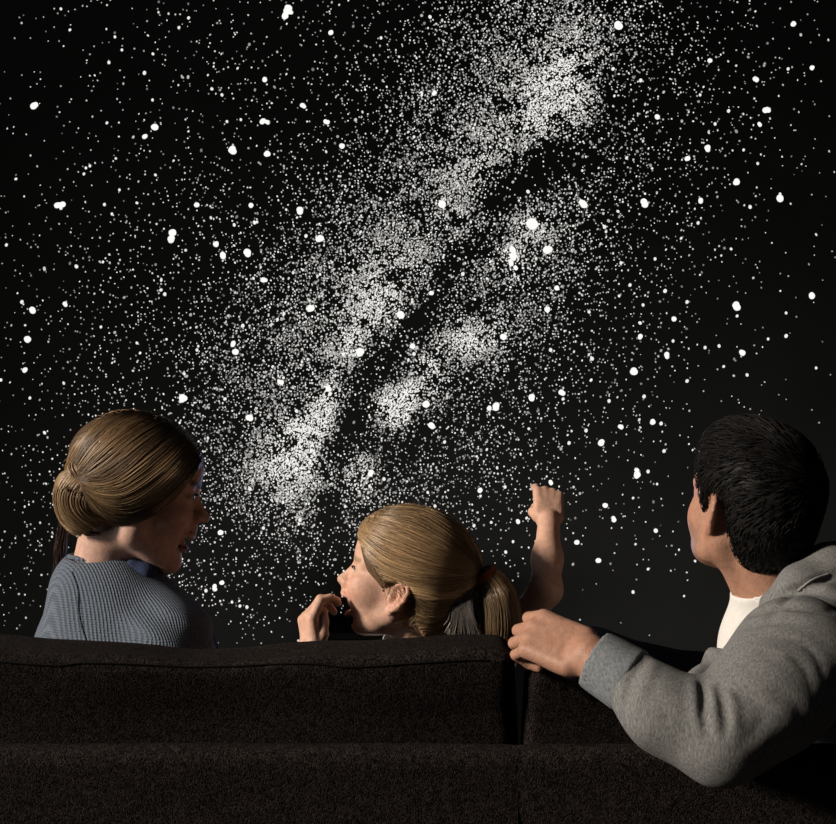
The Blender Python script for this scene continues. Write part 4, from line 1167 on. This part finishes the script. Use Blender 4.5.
# ---------------------------------------------------------------- the man
def build_man():
    y = .05
    root = empty('person', (P(850, 0, .30)[0], .30, .42), 'person with short black hair in a grey hooded sweatshirt, one arm along the sofa back', 'person')
    pit = math.radians(16); yaw = math.radians(90 + 31)
    F = Frame(P(751, 505, y), (math.cos(yaw) * math.cos(pit), math.sin(yaw) * math.cos(pit), math.sin(pit)), (0.0, 0, 1), .0100)
    o = dict(eye_z=0, face=(5.5, 5.8, 6.8), jaw_w=5.5, jaw_z=-6.6, chin=(6.8, -9.2), jaw_r=1.7, cheek=(2.5, 1.3, 2.6), brow_r=1.0, lip=(9.4, -6.9), ear_z=-1.5, ear_s=1.12, flare=38, ear_x=-.2, ear_y=7.25,
             nose=dict(b=(9.0, .3), t=(12.0, -3.9), r=.9, w=1.2))
    nb = P(788, 612, .07)
    b = Sdf(); head(b, F, o)
    b.cap(F, (-2.0, 0, -4), F.loc(nb[None])[0], 5.6, 6.2, 2.4 * F.s)
    for sy in (1,):
        b.cap(F, (-1.5, sy * 6.0, -5.0), F.loc((nb + V(-.045, .02, -.01))[None])[0], 1.2, 1.2, 2.0 * F.s)
    shl, shr = P(796, 662, -.155), P(960, 660, .20)
    hip = V(.74, .30, .56)
    el, wr = P(722, 736, -.222), P(590, 656, -.138)
    fm = el * .55 + wr * .45 + V(0, -.016, -.013)
    b.cap(WORLD, nb + (.02, .03, -.09), hip, .065, .10, .06)
    b.poly(WORLD, [shl, nb + V(.03, .04, -.08), shr], [.045, .05, .05], .04)
    b.poly(WORLD, [shl, el], [.048, .042], .03)
    b.poly(WORLD, [el, fm, wr], [.038, .036, .029], .02)
    tgt = P(518, 633, -.082)
    f = tgt - wr; f /= np.linalg.norm(f)
    Fh = Frame(wr + f * .004, f + V(0, .12, .06), V(-.12, -.80, .60), .0099)
    hand(b, Fh, -1, [(38, 78, 40), (42, 80, 40), (44, 82, 40), (46, 82, 42)], [(2.2, 2.6, -1.2), (5.2, 4.0, -2.4), (8.0, 3.9, -3.6), (10.2, 3.2, -4.8)], (5, 1, -3, -7))
    # right arm down to the lap
    elr, wrr = V(.98, .36, .56), V(.80, .58, .58)
    b.poly(WORLD, [shr, elr, wrr], [.048, .042, .028], .03)
    fr = wrr - elr
    hand(b, Frame(wrr, fr, (0, 0, 1), .0098), 1, [(20, 25, 15)] * 4, [(1.5, 2.6, -.6), (4.5, 4.6, -1.2), (7.2, 5.2, -1.6), (9.2, 5.0, -2.0)])
    v, fq = b.mesh((.08, -.34, .38), (1.08, .74, 1.24), .0031)
    base = (.40, .215, .145)
    mesh_np('body', v, fq, M_SKIN, root, skin_colour(v, F, o, base, (.38, .15, .12), (.03, .022, .018), .8, (.13, .075, .055)))
    eyes(F, o, root, (.06, .045, .03))

    poly = [(9.4, 6.8), (8.2, 5.0), (6.6, 4.2), (5.6, 2.0), (3.6, 1.2), (3.3, -2.4), (1.9, -2.6), (1.7, .8), (.9, 2.2), (-1.4, 2.2), (-3.0, .2), (-3.6, -4.0), (-4.6, -7.2), (-6.6, -9.2), (-16, -9.6), (-16, 16), (9, 16)]
    ells = [((-.9, 0, 3.3), (10.3, 8.2, 9.2), .5), ((-4.6, 0, -2.6), (5.9, 6.4, 6.2), 3.0), ((4.0, 0, 7.0), (5.2, 5.6, 4.6), 2.5)]
    Hm = clipped_hair(F, poly, ells)
    v, fq = Hm.mesh(F.o - .17, F.o + .17, .0034)
    tris = [(v, fq, (.008, .007, .0065))]
    r = np.random.default_rng(51)
    inner = Hm.ev(v.astype(np.float32))
    pick = v[r.integers(0, len(v), 5200)]
    lp = F.loc(pick)
    # growth direction: out from the crown whorl, down the back, forward over the top
    tw_ = np.clip((lp[:, 2] - 1) / 8, 0, 1)
    d = np.stack([2.5 + 7 * tw_, 9 * np.exp(-((lp[:, 0] + 6.5) ** 2 + (lp[:, 2] - 7) ** 2) / 30), -9 * (1 - tw_) - 1], 1)
    d += 6.0 * np.stack([smooth_noise(lp.astype(np.float32), .75, 60 + k) for k in range(3)], 1) + r.normal(0, 1.0, lp.shape)
    W = np.empty((len(pick), 7, 3)); p = pick.copy()
    dw = d @ F.R.T
    N = Hm.grad(p.astype(np.float32)).astype(float)
    dw -= (dw * N).sum(1, keepdims=True) * N; dw /= np.linalg.norm(dw, axis=1, keepdims=True) + 1e-9
    topness = np.clip((lp[:, 2] + 2) / 10, 0, 1)[:, None]
    L = (.010 + .016 * topness) * r.uniform(.7, 1.3, (len(p), 1))
    W[:, 0] = p - N * .002
    for k in range(1, 7):
        q = W[:, k - 1] + dw * L / 6
        N = Hm.grad(q.astype(np.float32)).astype(float)
        e = Hm.ev(q.astype(np.float32))[:, None].astype(float)
        W[:, k] = q - N * e + N * (.0012 + .0045 * topness * (k / 6) ** .7)
    tris.append(strand_parts(W, .0007, [(.005, .0046, .0048), (.008, .0072, .0072), (.0035, .0033, .0034), (.014, .0122, .0115)], 52))
    v, fq, c = join(tris)
    mesh_np('hair', v, fq, M_BLACKHAIR, root, c)

    # white T-shirt
    nax = F.w((-2.0, 0, -4)) - nb; nax /= np.linalg.norm(nax)
    s = Sdf()
    s.cap(WORLD, nb - nax * .02, nb + nax * .06, .068, .066, .02)
    npl = V(-.46, -.15, .86); npl /= np.linalg.norm(npl); n32, b32 = npl.astype(np.float32), P(748, 598, .02).astype(np.float32)
    s.fn(lambda q: (q - b32) @ n32, 'i', .004)
    s.cap(WORLD, nb + V(-.004, .015, -.045), hip, .072, .12, .05)
    s.ell(WORLD, P(752, 654, .08), (.048, .06, .065), .04)
    s.cap(F, (-2.0, 0, -4), F.loc((nb + V(0, 0, -.012))[None])[0], 5.4, 6.0, .004, '-')
    v, fq = s.mesh((.38, -.10, .38), (.92, .46, 1.0), .0042)
    mesh_np('shirt', v, fq, plain('white_cotton', (.66, .65, .62), .85, .15, .05, 150), root)

    # hooded sweatshirt
    GR = melange_mat('grey_melange_jersey', (.085, .086, .086), (.25, .25, .247), (1, 1, .3), 420, .4)
    s = Sdf()
    s.ell(Frame(P(858, 730, .17), (-.55, .83, 0), scale=1), (0, 0, 0), (.12, .19, .24), .06)
    s.cap(WORLD, P(850, 730, .19), hip, .14, .135, .08)
    s.cap(WORLD, nb + V(.05, .04, -.05), P(850, 720, .18), .085, .13, .08)
    s.poly(WORLD, [shl, nb + V(.03, .03, -.055), shr], [.074, .082, .078], .09)
    mid = (shl + el) / 2 + V(.006, -.010, .002)
    s.poly(WORLD, [shl, mid, el], [.075, .066, .058], .05)
    s.poly(WORLD, [el, fm, wr - (wr - el) * .33], [.058, .049, .0415], .03)
    s.poly(WORLD, [shr, elr, wrr - (wrr - elr) * .1], [.075, .06, .04], .05)
    # front panel edge beside the T-shirt
    s.poly(WORLD, [P(746, 646, .01), P(728, 664, .02), P(716, 700, .08), P(715, 760, .13)], [.022, .030, .05, .07], .03)
    # hood fallen round the neck
    hp = [P(748, 636, -.005), P(775, 606, -.03), P(800, 588, -.045), P(832, 574, -.02), P(850, 570, .06), P(838, 578, .13)]
    s.poly(WORLD, hp, [.012, .020, .030, .036, .038, .034], .02)
    hp2 = [P(752, 640, -.03), P(786, 622, -.075), P(824, 610, -.08), P(866, 606, -.03), P(880, 602, .06)]
    s.poly(WORLD, hp2, [.016, .024, .032, .036, .034], .018)
    s.poly(WORLD, [P(806, 566, .03), P(826, 562, .06), P(842, 560, .10)], [.020, .024, .026], .02)
    # folds
    creases = []
    def line(pix, depth, width):
        """a crease (depth > 0) or a ridge (< 0) along a path on the cloth"""
        creases.append((trace(s, catmull(pix, 9), -.45).astype(np.float32), np.float32(depth), np.float32(width)))
    def crease_disp(p):
        out = np.zeros(len(p), np.float32)
        for W_, dp, wd in creases:
            lo_, hi_ = W_.min(0) - 3 * wd, W_.max(0) + 3 * wd
            m = np.all((p > lo_) & (p < hi_), 1)
            if not m.any(): continue
            q = p[m]; best = np.full(len(q), 9., np.float32); par = np.zeros(len(q), np.float32)
            for i in range(len(W_) - 1):
                a_, ba = W_[i], W_[i + 1] - W_[i]
                h = np.clip((q - a_) @ ba / (ba @ ba), 0, 1)
                d2 = ((q - a_ - h[:, None] * ba) ** 2).sum(1)
                up_ = d2 < best; best[up_] = d2[up_]; par[up_] = ((i + h) / (len(W_) - 1))[up_]
            out[m] += dp * np.exp(-best / (wd * wd)) * np.sin(np.clip(par * .92 + .04, 0, 1) * math.pi) ** .6
        return out
    s.fn(lambda p: (.0016 * smooth_noise(p, 34, 71) + .0016 * smooth_noise(p * np.array([1, 1, .6], np.float32), 62, 72)).astype(np.float32), 'o')
    line([(646, 658), (637, 668), (629, 686), (626, 706)], .0085, .0055)
    line([(655, 662), (648, 678), (640, 698), (638, 714)], -.0040, .007)
    line([(702, 682), (704, 698), (703, 716), (707, 734)], .0070, .0055)
    line([(693, 679), (695, 704), (699, 730)], -.0045, .007)
    line([(718, 686), (723, 702), (726, 722), (725, 738)], .0060, .005)
    line([(711, 684), (714, 704), (716, 730)], -.0040, .006)
    line([(728, 690), (734, 708), (735, 728)], -.0045, .006)
    line([(704, 683), (722, 686), (746, 695), (766, 708)], .0035, .007)
    line([(740, 645), (762, 636), (790, 638), (814, 652), (824, 676)], .0032, .005)
    line([(752, 655), (780, 653), (803, 666), (812, 690)], .0024, .005)
    line([(752, 614), (776, 606), (800, 607), (834, 612)], .0140, .006)
    line([(768, 618), (790, 596), (812, 590), (836, 590)], .008, .006)
    line([(770, 596), (800, 580), (836, 572)], -.006, .008)
    line([(776, 592), (806, 590), (836, 596)], .009, .006)
    line([(745, 628), (770, 622), (800, 622)], .004, .006)
    line([(800, 592), (814, 584), (832, 578)], .0050, .006)
    line([(745, 652), (770, 648), (796, 662)], -.0030, .008)
    line([(770, 690), (792, 700), (806, 716)], .0030, .010)
    line([(650, 690), (662, 706), (668, 724)], .0020, .010)
    line([(736, 745), (752, 735), (766, 715)], .0025, .010)
    s.fn(crease_disp, 'o')
    s.cap(F, (-2.0, 0, -4), F.loc((nb + V(.0, 0, -.02))[None])[0], 6.0, 6.8, .006, '-')
    s.ell(WORLD, P(731, 612, .05), (.050, .09, .058), .010, '-', rot_xyz('Y', 35))
    v, fq = s.mesh((.16, -.38, .36), (1.12, .70, 1.02), .0042)
    hd = mesh_np('hoodie', v, fq, GR, root)
    # ribbed cuff
    cu = Sdf()
    ax = (el - wr); ax /= np.linalg.norm(ax)
    cu.cap(WORLD, wr - ax * .03, wr + ax * .09, .0378, .0470, .008)
    w32, a32 = wr.astype(np.float32), ax.astype(np.float32)
    cu.fn(lambda q: np.abs((q - w32) @ a32 - np.float32(.036)) - np.float32(.031), 'i', .006)
    cu.cap(WORLD, wr - ax * .08, wr + ax * .03, .0335, .036, .004, '-')
    cu.fn(lambda q: .0010 * smooth_noise(q, 60, 77), 'o')
    v, fq = cu.mesh(wr - .10, wr + .14, .003)
    mesh_np('cuff', v, fq, melange_mat('cuff_jersey', (.11, .12, .13), (.26, .28, .30), (1, 1, .6), 300, .3), hd)
    # drawstring
    W_ = trace(s, catmull([(798, 590), (812, 580), (828, 574)], 14), -.3)
    vt, ft = tubes(W_[None], .0016, False, 6)
    mesh_np('drawstring', vt, ft, plain('grey_cord', (.30, .30, .30), .8, .2), hd)

    # dark jeans: one knee drawn up on the seat
    DJ = melange_mat('navy_jeans', (.008, .009, .016), (.022, .024, .04), (1, 1, 1), 380, .3)
    tr = Sdf()
    tr.poly(WORLD, [hip + V(-.08, -.01, -.015), V(.50, .37, .65), P(590, 667, .42)], [.11, .087, .062], .04)
    tr.poly(WORLD, [P(590, 667, .42), V(.28, .62, .50)], [.062, .05], .03)
    tr.poly(WORLD, [hip + V(.08, .04, -.015), V(.80, .96, .52), V(.80, 1.0, .12)], [.11, .075, .055], .04)
    tr.cap(WORLD, hip + V(-.08, 0, 0), hip + V(.08, .04, 0), .115, .115, .05)
    v, fq = tr.mesh((.14, .12, .04), (1.0, 1.08, .86), .008)
    mesh_np('jeans', v, fq, DJ, root)
    SHOE = plain('brown_shoe_leather', (.03, .022, .016), .5, .3)
    for a_, b_ in (((.28, .66, .47), (.22, .80, .455)), ((.80, .98, .055), (.80, 1.16, .04))):
        sh = Sdf(); sh.cap(WORLD, a_, b_, .046, .036, .02)
        v, fq = sh.mesh(np.minimum(a_, b_) - .06, np.maximum(a_, b_) + .06, .006); mesh_np('shoe', v, fq, SHOE, root)
build_man()
